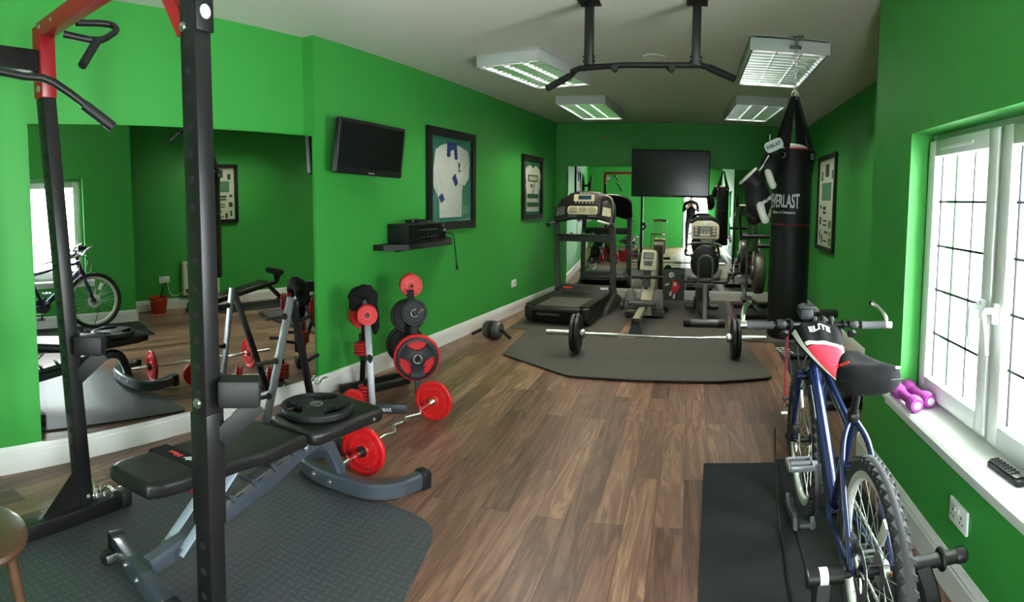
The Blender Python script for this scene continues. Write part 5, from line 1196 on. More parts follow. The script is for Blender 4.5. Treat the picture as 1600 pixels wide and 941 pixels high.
# ------------------------------------------------------------------ right wall
def wall_mxr(y, z, off=0.0): return frame_mx(Vector((xr_far(y) - off, y, z)), (-0.0102, -1, 0), (0, 0, 1))   # x runs towards the camera, z into the room
def wall_mxn(y, z, off=0.0): return frame_mx(Vector((xr_near(y) - off, y, z)), (-0.0102, -1, 0), (0, 0, 1))
def print_frame(label, y, z, W, Hh, seed):
    rnd = random.Random(seed)
    r, m = framed('framed_print', label, 'picture', wall_mxr(y, z, 0.004), W, Hh, 0.05, 0.03, 'paper')
    k = 0
    def patch(x0, y0, x1, y1, mm):
        MB().prism([(x0, y0), (x1, y0), (x1, y1), (x0, y1)], 0.001, m @ Matrix.Translation((0, 0, 0.007))).build('print_block', mm, r)
    sx, sz = W / 0.95, Hh / 1.13
    for x0, y0, x1, y1, mm in ((-0.10, 0.31, 0.10, 0.46, 'ink'), (-0.30, 0.27, -0.22, 0.38, 'ink'), (0.24, 0.28, 0.31, 0.38, 'ink'), (-0.26, 0.03, 0.24, 0.24, 'ink_green'), (-0.18, -0.08, 0.0, -0.04, 'ink'), (-0.18, -0.13, 0.0, -0.10, 'ink'), (-0.33, -0.07, -0.26, -0.02, 'ink'), (-0.34, -0.26, -0.24, -0.17, 'ink'), (-0.14, -0.27, 0.06, -0.25, 'ink'), (-0.14, -0.22, 0.06, -0.20, 'ink'), (0.16, -0.29, 0.28, -0.20, 'ink_green'), (-0.05, -0.36, 0.14, -0.33, 'ink'), (0.22, -0.38, 0.27, -0.33, 'ink'), (-0.32, -0.44, -0.27, -0.33, 'ink'), (-0.21, -0.48, -0.14, -0.38, 'ink'), (0.19, -0.49, 0.30, -0.40, 'ink_green'), (-0.10, -0.46, 0.10, -0.44, 'ink')):
        patch(x0 * sx, y0 * sz, x1 * sx, y1 * sz, mm)
    glaze(r, m, W - 0.1, Hh - 0.1, 0.026)
print_frame('tall framed sheet of small pictures on right wall beside the punch bag', 7.04, 1.445, 0.98, 1.13, 1)
print_frame('framed sheet of small pictures above the wall heater, seen in the left mirror', 4.62, 1.52, 0.56, 0.80, 2)
def heater():
    y0, y1 = 4.02, 4.55; yc = (y0 + y1) / 2; W = y1 - y0
    mx = wall_mxr(yc, 0.40, 0.0); r = root('wall_heater', 'white electric wall heater seen in the left mirror', 'heater', mx.translation); m = mx.copy(); m.translation = (0, 0, 0)
    MB().pad(rrect(W, 0.46, 0.02), 0.075, m @ Matrix.Translation((0, 0, 0.02)), 0.012, 3).build('case', 'cream', r)
    b = MB()
    for k in range(12): b.box(m @ Vector((-W / 2 + 0.06 + k * (W - 0.12) / 11, 0.17, 0.095)), (0.022, 0.05, 0.004), m, 0.001)
    b.build('grille', 'beige', r)
    MB().box(m @ Vector((W / 2 - 0.05, -0.16, 0.097)), (0.05, 0.05, 0.008), m, 0.002).build('control', 'grey_plastic', r)
    for s in (-1, 1): MB().box(m @ Vector((s * 0.18, 0.1, 0.01)), (0.04, 0.08, 0.02), m).build('bracket', 'white', r)
heater()
sk = socket('white double socket beside the wall heater, seen in left mirror', wall_mxr(3.78, 0.40, 0.001))
b = MB(); P = lambda y, z, o: Vector((xr_far(y) - o, y, z))
b.tube([P(3.81, 0.37, 0.03), P(3.83, 0.25, 0.05), P(3.89, 0.18, 0.04), P(3.98, 0.19, 0.03), P(4.06, 0.25, 0.03)], 0.005, 8, smooth=5); b.use(0); b.box(P(3.815, 0.385, 0.03), (0.035, 0.045, 0.045), bev=0.006)
o = b.build('power_lead', 'upvc'); tag(o, 'white lead from the socket to the wall heater', 'cable')
socket('white double socket on the near right wall below the window', wall_mxn(1.895, 0.31, 0.001))
def bucket():
    r = root('bucket', 'red bucket in the corner behind the bike, seen in left mirror', 'bucket', (1.34, 3.62, 0))
    b = MB(); b.lathe([(0.0, 0.0), (0.085, 0.0), (0.092, 0.01), (0.118, 0.195), (0.125, 0.2), (0.125, 0.21), (0.114, 0.21), (0.088, 0.02), (0.0, 0.02)], n=36); b.build('body', 'bucket', r)
    b = MB(); b.tube([(0.12, 0, 0.19), (0.09, -0.08, 0.17), (0.0, -0.125, 0.16), (-0.09, -0.08, 0.17), (-0.12, 0, 0.19)], 0.003, 8, smooth=4); b.build('bail', 'steel', r)
bucket()
o = MB().tube([(1.37, 3.61, 0.03), (1.31, 3.67, 0.34)], 0.009, 10).build('brush_stick', 'plastic'); tag(o, 'dark stick standing in the red bucket', 'stick')
def sit_up_bench():
    r = root('sit_up_bench', 'black sloping sit-up bench with foam rollers along right wall', 'bench', (1.12, 4.62, 0.008))
    MB().pad(rrect(0.26, 1.15, 0.06), 0.05, frame_mx((0, -0.10, 0.17), (1, 0, 0), (0, 1, 0.20)), 0.018, 3).build('pad', 'vinyl', r, sharp=60)
    MB().rect_tube([(0, -0.62, 0.03), (0, 0.45, 0.26), (0, 0.62, 0.30), (0, 0.66, 0.40)], 0.05, 0.05, up=(1, 0, 0), smooth=3).build('beam', 'black_metal', r)
    MB().bar((0, 0.48, 0.27), (0, 0.72, 0.04), 0.05, 0.05, 0.004, up=(1, 0, 0)).build('front_leg', 'black_metal', r)
    for y in (-0.62, 0.74): MB().bar((-0.20, y, 0.025), (0.18, y, 0.025), 0.05, 0.045, 0.004).build('foot', 'black_metal', r)
    MB().cyl((-0.16, 0.60, 0.44), (0.19, 0.60, 0.44), 0.014).build('roller_bar', 'black_metal', r)
    MB().bar((0.0, 0.62, 0.32), (0, 0.60, 0.45), 0.04, 0.04, 0.003, up=(1, 0, 0)).build('roller_post', 'black_metal', r)
    for x0, x1 in ((-0.18, -0.025), (0.03, 0.19)): MB().lathe([(0.0, 0), (0.036, 0), (0.042, 0.008), (0.042, x1 - x0 - 0.008), (0.036, x1 - x0), (0, x1 - x0)], (x0, 0.60, 0.44), (1, 0, 0), 24).build('roller', 'rubber', r)
sit_up_bench()
# ------------------------------------------------------------------ punch bag on its chain
BX, BY = 0.668, 4.07
def punch_bag():
    r = root('punch_bag', 'tall black leather punch bag with white lettering hung on chain', 'punch bag', (BX, BY, 1.15))
    R = 0.135; z0, z1 = 0.50 - 1.15, 1.77 - 1.15
    MB().lathe([(0.0, z0), (R * 0.93, z0), (R, z0 + 0.02), (R * 1.01, z0 + 0.4), (R * 0.995, z1 - 0.3), (R, z1 - 0.012), (R * 0.97, z1), (0.0, z1 + 0.012)], n=64).build('body', 'leather', r)
    MB().torus((0, 0, z1 - 0.006), (0, 0, 1), R, 0.005, 64, 8).build('top_piping', 'red_paint', r, label='dark red piping')
    MB().lathe([(R * 1.003, 1.262 - 1.15), (R * 1.014, 1.265 - 1.15), (R * 1.003, 1.268 - 1.15)], n=64, cap=False).build('seam', 'red_paint', r, label='thin red seam')
    MB().ell((-0.01, -0.02, z1 + 0.005), (0.10, 0.095, 0.03)).build('filling', 'white_leather', r, label='pale filling on top')
    ap = Vector((0.0, 0, 2.12 - 1.15))
    for k in range(4):
        a = PI / 4 + PI / 2 * k + 0.15; e = Vector((R * math.cos(a), R * math.sin(a), z1 - 0.03)); t = Vector((-math.sin(a), math.cos(a), 0))
        q = [e - Vector((0, 0, 0.06)), e + Vector((e.x, e.y, 0)).normalized() * 0.006, ap + Vector((e.x, e.y, 0)).normalized() * 0.018]
        w = [0.044, 0.044, 0.018]
        rings = []
        for p, ww in zip(q, w):
            n = Vector((e.x, e.y, 0)).normalized()
            rings.append([p - t * ww, p + t * ww, p + t * ww + n * 0.004, p - t * ww + n * 0.004])
        MB().ring_sweep(rings).build('strap', 'cloth_black', r)
        b = MB(); b.torus(e + Vector((e.x, e.y, 0)).normalized() * 0.010 - Vector((0, 0, 0.02)), (e.x, e.y, 0), 0.018, 0.003, 24, 8); b.build('ring', 'steel', r)
        b = MB(); n = Vector((e.x, e.y, 0)).normalized()
        for dz in (-0.055, -0.10): bolt(b, e * 1.0 + Vector((0, 0, dz + 0.0)) + n * 0.003, n, 0.006)
        b.prism(rrect(0.07, 0.11, 0.02), 0.003, frame_mx(e + n * 0.0005 - Vector((0, 0, 0.07)), t, (0, 0, 1))); b.build('patch', 'leather', r)
    b = MB(); b.torus(ap + Vector((0, 0, 0.012)), (0, 1, 0), 0.024, 0.004, 28, 8); b.build('top_ring', 'steel', r)
    # lettering wrapped on the bag
    a0 = math.atan2(-BY, -BX) - math.radians(24)
    def wrap(me, zc, scale_end=0.0, half=0.1):
        for v in me.vertices:
            x, y, z = v.co
            y *= 1 + scale_end * (x / half) ** 2
            a = a0 + x / R; rr = R * 1.012 + z
            v.co = (rr * math.cos(a), rr * math.sin(a), zc + y)
        return me
    me = text_mesh('EVERLAST', 0.118, 0.001, 0.002, sx=0.43)
    xs = [v.co.x for v in me.vertices]; half = max(abs(min(xs)), max(xs))
    MB().mesh(wrap(me, 1.415 - 1.15, 0.18, half)).build('lettering', 'text_grey', r, label='grey white brand lettering')
    MB().mesh(wrap(text_mesh('Choice of Champions', 0.026, 0.0008, 0.0003, sx=0.75), 1.345 - 1.15)).build('lettering', 'text_grey', r, label='small script line')
    return r
punch_bag()
def chain():
    r = root('bag_chain', 'steel chain and ceiling hook that carry the punch bag', 'chain', (BX, BY, H))
    b = MB(); b.lathe([(0.045, 0), (0.045, -0.012), (0.03, -0.02), (0.012, -0.02), (0.012, -0.05), (0, -0.05)], n=28); b.build('ceiling_plate', 'steel', r)
    z = -0.045; k = 0
    zend = 2.155 - H
    while z > zend:
        pts = [(0.010 * math.cos(a), 0, 0.018 * math.sin(a)) for a in [2 * PI * i / 18 for i in range(18)]]
        b = MB(); b.tube([Vector((p[0], 0, p[2] + z - 0.015) if k % 2 == 0 else (0, p[0], p[2] + z - 0.015)) for p in pts], 0.003, 8, closed=True); b.build('link', 'steel', r)
        z -= 0.029; k += 1
    b = MB(); b.bar((-0.05, 0, -0.075), (0.03, 0, -0.075), 0.02, 0.02, 0.002); b.build('hook_bracket', 'grey_metal', r)
chain()
def gloves():
    def glove(label, cuff0, cuff1, fist, thumb, lt):
        o = cuff0.copy(); r = root('boxing_glove', label, 'boxing glove', o, 0, 'boxing gloves on the punch bag')
        L = lambda p: p - o
        ax = (fist - cuff1).normalized()
        body = blob([(L(cuff1 * 0.6 + fist * 0.4), (0.062 * lt, 0.062, 0.066 * lt)), (L(cuff1 * 0.3 + fist * 0.7), (0.068 * lt, 0.064, 0.072 * lt)), (L(fist), (0.068 * lt, 0.066, 0.075 * lt)), (L(fist) + ax * 0.035, (0.056 * lt, 0.056, 0.058 * lt)), (L(cuff1), (0.05 * lt, 0.05, 0.05 * lt))], 'body', 'leather', r, 0.010)
        th = MB().tube([L(thumb) + Vector((0.0, 0.01, 0.045)), L(thumb) + Vector((0.005, -0.025, 0.015)), L(thumb) + Vector((0.02, -0.03, -0.03)), L(thumb) + Vector((0.035, -0.02, -0.055))], (0.026, 0.024), 14, smooth=5); 
        th.ell(L(thumb) + Vector((0.035, -0.02, -0.055)), 0.025); th.ell(L(thumb) + Vector((0.0, 0.01, 0.045)), 0.026); th.build('thumb', 'white_leather', r, sharp=70, label='white thumb')
        d = (cuff1 - cuff0).normalized()
        b = MB(); b.lathe([(0.048 * lt, 0.0), (0.058 * lt, 0.0), (0.060 * lt, 0.01), (0.056 * lt, 0.085), (0.044 * lt, 0.085), (0.042 * lt, 0.01)], L(cuff0), d, 28, cap=False); b.build('cuff', 'leather', r)
        b = MB(); b.torus(L(cuff0), d, 0.054 * lt, 0.009, 28, 8); b.build('cuff_trim', 'white_leather', r, label='white cuff trim')
        return r, L
    r, L = glove('black and white boxing glove hung upper, touching the top of punch bag', Vector((0.531, 3.970, 1.773)), Vector((0.521, 3.970, 1.714)), Vector((0.500, 3.950, 1.633)), Vector((0.481, 3.920, 1.573)), 1.0)
    # wide wrist strap of the upper glove
    p0, p1 = Vector((0.466, 3.915, 1.748)), Vector((0.564, 3.915, 1.798)); m = frame_mx(L((p0 + p1) / 2), p1 - p0, (0, 0, 1))
    st = MB().pad(rrect(0.125, 0.07, 0.025), 0.012, m, 0.004, 2).build('wrist_strap', 'text_grey', r, label='pale grey wrist strap')
    b = MB(); b.mesh(text_mesh('EVERLAST', 0.030, 0.0006, 0.0012, sx=0.75), m @ Matrix.Translation((0, 0, 0.0125))); b.build('lettering', 'ink', st)
    MB().tube([L(Vector((0.493, 3.940, 1.797))), L(Vector((0.491, 3.940, 1.846)))], 0.004, 8).build('lace', 'text_grey', r)
    r, L = glove('black and white boxing glove hanging lower, left of the bag lettering', Vector((0.356, 3.910, 1.571)), Vector((0.407, 3.910, 1.520)), Vector((0.426, 3.890, 1.397)), Vector((0.430, 3.840, 1.349)), 1.25)
    m = frame_mx(L(Vector((0.463, 3.795, 1.414))), (1, 0.2, 0.75), (-0.6, 0, 1)); b = MB(); b.mesh(text_mesh('EVERLAST', 0.026, 0.0006, 0.001, sx=0.8), m); b.build('lettering', 'text_grey', r)
    MB().tube([L(Vector((0.401, 3.910, 1.573))), L(Vector((0.453, 3.910, 1.645))), L(Vector((0.484, 3.910, 1.708)))], 0.005, 8).build('lace', 'white_leather', r)
    blob([(L(Vector((0.402, 3.910, 1.314))), (0.055, 0.045, 0.06)), (L(Vector((0.417, 3.910, 1.368))), (0.06, 0.05, 0.06))], 'fist_tip', 'leather', r, 0.010)
gloves()
# ------------------------------------------------------------------ things on the window sill
def sill_dumbbell(label, c, ang):
    r = root('dumbbell', label, 'dumbbell', c, ang, 'purple dumbbells')
    MB().cyl((-0.06, 0, 0), (0.06, 0, 0), 0.021).build('handle', 'purple', r)
    for s in (-1, 1):
        MB().lathe([(0.021, 0), (0.029, 0.010), (0.034, 0.03), (0.034, 0.062), (0.028, 0.076), (0.0, 0.078)], (s * 0.05, 0, 0), (s, 0, 0), 28).build('head', 'purple', r)
        MB().lathe([(0.016, 0), (0.016, 0.003), (0, 0.003)], (s * 0.127, 0, 0), (s, 0, 0), 20).build('end_disc', 'text_grey', r)
zs = WZ0 + 0.021 + 0.034
sill_dumbbell('purple dumbbell lying on the window sill edge, closer to the room', (0.933, 2.43, zs), math.radians(92))
sill_dumbbell('purple dumbbell lying on the sill against the window frame', (1.003, 2.47, zs), math.radians(95))
def remote():
    r = root('remote_control', 'grey remote control on the window sill', 'remote control', (1.0, 1.66, WZ0 + 0.0205), math.radians(93))
    MB().pad(rrect(0.19, 0.046, 0.012), 0.018, None, 0.005, 3).build('case', 'iron', r)
    MB().pad(rrect(0.165, 0.034, 0.008), 0.002, Matrix.Translation((0.008, 0, 0.0215)), 0.0008, 2).build('face', 'grey_metal', r)
    for i in range(7):
        for j in range(3): MB().box((0.075 - i * 0.02, (j - 1) * 0.011, 0.027), (0.010, 0.006, 0.004), bev=0.001).build('button', 'plastic', r)
remote()
# ------------------------------------------------------------------ mats on the right
foam_mat('smooth black mat under the bicycle, nearer the middle of the room', [(0.02, 0.9), (0.50, 0.9), (0.535, 3.16), (0.10, 3.15)], [0.02] * 4, 0.001, m='smooth_mat', th=0.006)
foam_mat('second smooth black mat under the bicycle, beside the wall skirting', [(0.44, 0.9), (0.86, 0.9), (0.87, 3.18), (0.49, 3.18)], [0.02] * 4, 0.008, m='smooth_mat', th=0.006)
o = foam_mat('black training mat with white lettering beyond the bicycle', [(0.84, 4.35), (1.05, 3.95), (1.40, 4.0), (1.42, 6.05), (0.86, 6.05)], [0.02] * 5, 0.001, m='smooth_mat', th=0.006)
b = MB(); b.mesh(text_mesh('ELITE', 0.17, 0.0005, 0.002), frame_mx((0.925, 5.62, 0.0085), (0.12, -1, 0), (1, 0.12, 0))); b.build('lettering', 'text_white', o)
# ------------------------------------------------------------------ bicycle on an indoor trainer
BS = 0.945
BIKE_LOC = Vector((0.531, 1.587, 0.042)); BIKE_RZ = math.radians(90.6)
BMX = Matrix.Translation(BIKE_LOC) @ Matrix.Rotation(BIKE_RZ, 4, 'Z') @ Matrix.Scale(BS, 4)
def wheel(r, x, name, rear):
    zc = 0.335
    hubm = lambda p: Vector(p) + Vector((x, 0, zc))
    b = MB(); b.torus((x, 0, zc), (0, 1, 0), 0.307, 0.0255, 96, 14, 1.0); n = 54
    for i in range(n):
        a = 2 * PI * i / n
        for s in (-1, 1):
            aa = a + (PI / n if s > 0 else 0)
            c = Vector((x + 0.3265 * math.cos(aa), s * 0.010, zc + 0.3265 * math.sin(aa)))
            b.box(c, (0.007, 0.020, 0.030), Matrix.Rotation(-aa, 4, 'Y') @ Matrix.Rotation(s * 0.6, 4, 'X'), 0.002, 1)
            c = Vector((x + 0.3205 * math.cos(aa), s * 0.0215, zc + 0.3205 * math.sin(aa))); b.box(c, (0.010, 0.006, 0.018), Matrix.Rotation(-aa, 4, 'Y') @ Matrix.Rotation(-s * 0.5, 4, 'X'), 0.002, 1)
    t = b.build(name + '_tyre', 'tyre', r)
    MB().disc_ring([(0.288, -0.013), (0.262, -0.011), (0.256, -0.005), (0.256, 0.005), (0.262, 0.011), (0.288, 0.013)], (x, 0, zc), (0, 1, 0), 80).build('rim', 'bike_white', t)
    b = MB()
    for i in range(32):
        a = 2 * PI * i / 32; s = 1 if i % 2 else -1; h = a + (0.9 if (i // 2) % 2 else -0.9)
        b.tube([hubm((0.022 * math.cos(h), s * 0.030, 0.022 * math.sin(h))), hubm((0.258 * math.cos(a), 0, 0.258 * math.sin(a)))], 0.0012, 5)
    b.build('spokes', 'steel', t)
    MB().lathe([(0.0, -0.05), (0.012, -0.05), (0.012, -0.034), (0.028, -0.032), (0.028, -0.028), (0.014, -0.022), (0.014, 0.022), (0.028, 0.028), (0.028, 0.032), (0.012, 0.034), (0.012, 0.05), (0, 0.05)], (x, 0, zc), (0, 1, 0), 24).build('hub', 'plastic', t)
    MB().disc_ring([(0.050, 0.037), (0.080, 0.037), (0.080, 0.039), (0.050, 0.039)], (x, 0, zc), (0, 1, 0), 48).build('brake_rotor', 'steel', t)
    b = MB()
    for i in range(5): a = 2 * PI * i / 5; b.bar(hubm((0.015 * math.cos(a), 0.038, 0.015 * math.sin(a))), hubm((0.055 * math.cos(a + 0.4), 0.038, 0.055 * math.sin(a + 0.4))), 0.002, 0.008, 0.0005, up=(0, 1, 0))
    b.build('rotor_spider', 'steel', t)
    a = math.radians(118 if rear else 60); c = hubm((0.185 * math.cos(a), 0, 0.185 * math.sin(a)))
    MB().box(c, (0.085, 0.012, 0.034), Matrix.Rotation(-a - 0.0, 4, 'Y'), 0.004).build('reflector', 'text_white', t, label='white wheel reflector')
    return t
def bike():
    r = root('bicycle', 'dark blue bicycle held by its rear wheel on an indoor trainer', 'bicycle', BIKE_LOC, BIKE_RZ, scale=BS)
    wheel(r, 0.0, 'rear', True); wheel(r, 1.05, 'front', False)
    HB, HT, BB, SC = (0.915, 0, 0.69), (0.875, 0, 0.815), (0.455, 0, 0.30), (0.265, 0, 0.73)
    b = MB(); b.tube([HB, HT], 0.022, 16); b.tube([(0.872, 0, 0.785), (0.285, 0, 0.665)], 0.017, 16); b.tube([(0.905, 0, 0.70), (0.68, 0, 0.505), BB], 0.029, 16); b.tube([BB, SC], 0.018, 16)
    b.cyl((0.455, -0.038, 0.30), (0.455, 0.038, 0.30), 0.024)
    for s in (-1, 1):
        b.tube([(0.43, s * 0.025, 0.30), (0.33, s * 0.045, 0.31), (0.0, s * 0.064, 0.335)], 0.0105, 12, smooth=4)
        b.tube([(0.272, s * 0.012, 0.70), (0.225, s * 0.042, 0.645), (0.16, s * 0.056, 0.55), (0.0, s * 0.066, 0.345)], 0.0105, 12, smooth=4)
    b.cyl((0.185, -0.05, 0.585), (0.185, 0.05, 0.585), 0.009)
    fr = b.build('frame', 'bike_blue', r)
    MB().box((0.78, 0.0245, 0.60), (0.16, 0.002, 0.020), Matrix.Rotation(math.radians(-41), 4, 'Y'), 0.0008).build('frame_decal', 'text_white', fr, label='white frame decal')
    b = MB(); b.tube([HB, (0.925, 0, 0.665)], 0.024, 16); b.cyl((0.925, -0.07, 0.675), (0.925, 0.07, 0.675), 0.020)
    for s in (-1, 1): b.tube([(0.925, s * 0.062, 0.69), (0.955, s * 0.062, 0.58), (1.05, s * 0.058, 0.335)], (0.017, 0.011), 12)
    fk = b.build('fork', 'bike_blue', r)
    b = MB(); b.cyl((1.05, -0.075, 0.335), (1.05, 0.075, 0.335), 0.008, n=12); b.tube([(1.05, 0.075, 0.335), (1.03, 0.09, 0.36), (1.0, 0.088, 0.40)], 0.005, 8); b.box((1.005, 0.05, 0.40), (0.03, 0.035, 0.05), bev=0.006); b.build('front_caliper', 'plastic', fk)
    # steering
    BAR = 0.912
    b = MB(); b.cyl((0.873, 0, 0.82), (0.866, 0, 0.85), 0.019); b.bar((0.868, 0, 0.845), (0.885, 0, BAR), 0.035, 0.035, 0.006); b.build('stem', 'black_metal', r)
    hbar = MB().tube([(0.86, 0.315, BAR), (0.862, 0.20, BAR), (0.88, 0.10, BAR), (0.888, 0.05, BAR - 0.005), (0.888, -0.05, BAR - 0.005), (0.88, -0.10, BAR), (0.862, -0.20, BAR), (0.86, -0.315, BAR)], 0.0125, 12, smooth=4).build('handlebar', 'black_metal', r)
    for s in (-1, 1):
        MB().lathe([(0.0125, 0), (0.018, 0), (0.018, 0.006), (0.016, 0.012), (0.0165, 0.10), (0.019, 0.108), (0.019, 0.112), (0.0125, 0.112)], (0.8605, s * 0.195, BAR), (0, s, 0), 20).build('grip', 'grip', hbar, label='grey rubber grip')
        b = MB(); b.tube([(0.8605, s * 0.318, BAR), (0.888, s * 0.322, BAR + 0.002), (0.905, s * 0.320, BAR + 0.03), (0.955, s * 0.308, BAR + 0.06), (1.0, s * 0.285, BAR + 0.075)], 0.0115, 12, smooth=4); b.cyl((0.8605, s * 0.306, BAR), (0.8605, s * 0.335, BAR), 0.0185); b.build('bar_end', 'chrome', hbar, label='silver bar end')
        MB().ell((1.0, s * 0.285, BAR + 0.075), 0.0135, None, 12, 8).build('bar_plug', 'rubber', hbar)
        b = MB(); b.box((0.868, s * 0.16, BAR + 0.004), (0.045, 0.045, 0.035), bev=0.01); b.tube([(0.89, s * 0.15, BAR - 0.005), (0.925, s * 0.18, BAR - 0.02), (0.93, s * 0.26, BAR - 0.03)], 0.006, 8, smooth=4); b.build('brake_lever', 'plastic', hbar)
        MB().lathe([(0.02, 0), (0.02, 0.014), (0, 0.016)], (0.85, s * 0.15, BAR - 0.03), (-0.5, 0, -0.5), 16).build('shifter', 'plastic', hbar)
    b = MB(); b.box((0.90, 0.045, BAR + 0.045), (0.055, 0.06, 0.05), bev=0.012); b.cyl((0.925, 0.045, BAR + 0.045), (0.975, 0.045, BAR + 0.05), 0.026, 0.03); b.box((0.895, 0.045, BAR + 0.074), (0.05, 0.075, 0.012), bev=0.004); b.build('front_light', 'iron', r)
    for k, yv in enumerate((0.01, -0.03, -0.065)): 
        b = MB(); b.box((0.885, yv, BAR + 0.022), (0.03, 0.022, 0.03), bev=0.006); b.torus((0.885, yv, BAR), (0, 1, 0), 0.016, 0.004, 20, 8); b.build('bar_clamp', 'plastic', r)
    for pts in ([(0.93, 0.08, 0.885), (1.0, 0.06, 0.80), (0.97, 0.05, 0.70), (0.88, 0.03, 0.72)], [(0.93, -0.12, 0.885), (1.01, -0.04, 0.81), (0.95, 0.04, 0.72), (0.90, 0.035, 0.66)], [(0.92, 0.14, 0.88), (1.02, 0.10, 0.78), (0.99, 0.075, 0.60), (1.01, 0.07, 0.42)]):
        MB().tube(pts, 0.0028, 8, smooth=6).build('cable', 'plastic', r)
    # seat
    MB().tube([(0.268, 0, 0.71), (0.222, 0, 0.845)], 0.0135, 16).build('seat_post', 'black_metal', r)
    b = MB(); b.cyl((0.271, 0, 0.705), (0.262, 0, 0.738), 0.021); b.box((0.25, 0.0, 0.722), (0.02, 0.03, 0.02), bev=0.004); b.build('seat_clamp', 'plastic', r)
    def sad(u, v):
        # u along from tail (0) to nose (1), v round the section
        x = 0.075 + 0.27 * u; w = 0.084 * (1 - u) ** 0.75 * min(1, (u * 9 + 0.35)) + 0.028 * min(1, (1 - u) * 7 + 0.1)
        a = 2 * PI * v; hh = 0.046 * min(1, u * 8 + 0.45) * min(1, (1 - u) * 6 + 0.35)
        cy, sz = math.cos(a), math.sin(a); cyp = math.copysign(abs(cy) ** 0.7, cy); szp = math.copysign(abs(sz) ** 0.7, sz)
        zc = 0.888 + 0.012 * (1 - u) ** 2 - 0.006 * math.sin(PI * u)
        dip = -0.010 * math.exp(-(cyp * w / 0.025) ** 2) * (1 if sz > 0 else 0) * math.sin(PI * min(1, u + 0.1))
        return Vector((x, w * cyp, zc + hh * szp * (1.0 if sz > 0 else 1.25) + dip))
    rings = [[sad(i / 18, j / 28) for j in range(28)] for i in range(19)]
    sd = MB().ring_sweep(rings).build('saddle', 'cloth_black', r, sharp=75)
    b = MB(); b.tube([sad(i / 14, 0.0) + Vector((0, 0.001, -0.006)) for i in range(15)], 0.002, 6); b.tube([sad(i / 14, 0.5) + Vector((0, -0.001, -0.006)) for i in range(15)], 0.002, 6); b.build('seam', 'plastic', sd)
    b = MB(); b.mesh(text_mesh('TBD', 0.026, 0.0008, 0.0008), frame_mx(sad(0.28, 0.115) + Vector((0, 0.0, 0.0035)), (0, -1, 0.45), (1, 0, 0.05))); b.build('lettering', 'text_red', sd, label='red lettering')
    MB().tube([sad(0.05, 0.40 + 0.0) + Vector((-0.003, 0, 0.004)), sad(0.12, 0.43) + Vector((-0.002, -0.003, 0.004)), sad(0.22, 0.44) + Vector((0, -0.003, 0.004))], 0.004, 8).build('reflective_strip', 'text_white', sd, label='white reflective strip')
    b = MB()
    for s in (-1, 1): b.tube([(0.09, s * 0.022, 0.85), (0.20, s * 0.022, 0.838), (0.30, s * 0.018, 0.86)], 0.0035, 8)
    b.build('saddle_rail', 'steel', r)
    # drive train
    b = MB(); n = 84
    prof = []
    for i in range(n): a = 2 * PI * i / n; rr = 0.088 + (0.004 if i % 2 else -0.001); prof.append((0.455 + rr * math.cos(a), 0.30 + rr * math.sin(a)))
    b.prism(prof, 0.004, frame_mx((0, -0.044, 0), (1, 0, 0), (0, 0, 1))); b.build('chain_ring', 'plastic', r)
    for s, a in ((1, 82), (-1, 262)):
        a = math.radians(a); e = Vector((0.455 + 0.17 * math.cos(a), s * 0.068, 0.30 + 0.17 * math.sin(a)))
        ck = MB().bar((0.455, s * 0.062, 0.30), e, 0.016, 0.028, 0.005, up=(0, 1, 0)).build('crank', 'plastic', r)
        b = MB(); c = e + Vector((0, s * 0.065, 0)); b.cyl(e, c + Vector((0, s * 0.035, 0)), 0.011)
        for dx in (-0.042, 0.042): b.box(c + Vector((dx, 0, 0)), (0.010, 0.085, 0.022), bev=0.003)
        for dy in (-0.045, 0.045): b.box(c + Vector((0, dy, 0)), (0.084, 0.010, 0.022), bev=0.003)
        b.build('pedal', 'silver', ck, label='silver cage pedal')
    b = MB()
    for k in range(7): b.lathe([(0.0, 0), (0.024 + 0.0042 * (6 - k) * 1.2, 0), (0.024 + 0.0042 * (6 - k) * 1.2, 0.0022), (0, 0.0022)], (0, -0.022 - 0.0045 * k, 0.335), (0, -1, 0), 30)
    b.build('cassette', 'steel', r)
    b = MB(); b.box((0.005, -0.058, 0.27), (0.03, 0.03, 0.06), Matrix.Rotation(0.4, 4, 'Y'), 0.006); b.lathe([(0.016, -0.004), (0.018, 0), (0.016, 0.004), (0, 0.004)], (0.02, -0.05, 0.245), (0, -1, 0), 18); b.lathe([(0.016, -0.004), (0.018, 0), (0.016, 0.004), (0, 0.004)], (0.05, -0.05, 0.20), (0, -1, 0), 18); b.box((0.035, -0.055, 0.222), (0.012, 0.006, 0.07), Matrix.Rotation(-0.6, 4, 'Y'), 0.002); b.build('rear_derailleur', 'plastic', r)
    MB().box((0.03, -0.07, 0.30), (0.02, 0.012, 0.02), bev=0.003).build('derailleur_tag', 'orange', r)
    def links(p0, p1):
        p0, p1 = Vector(p0), Vector(p1); n = int((p1 - p0).length / 0.0127); b = MB(); d = (p1 - p0).normalized()
        for i in range(n):
            c = p0 + d * (i + 0.5) * 0.0127; b.bar(c - d * 0.0058, c + d * 0.0058, 0.006 if i % 2 else 0.0085, 0.009, 0.001)
        return b
    links((0.455, -0.042, 0.388), (0.0, -0.036, 0.373)).build('chain', 'steel', r); links((0.455, -0.042, 0.212), (0.05, -0.05, 0.184)).build('chain', 'steel', r)
    b = MB(); b.box((0.06, 0.052, 0.395), (0.045, 0.034, 0.05), bev=0.006); bolt(b, (0.06, 0.069, 0.395), (0, 1, 0), 0.009); b.build('rear_caliper', 'iron', r)
    return r
bike()
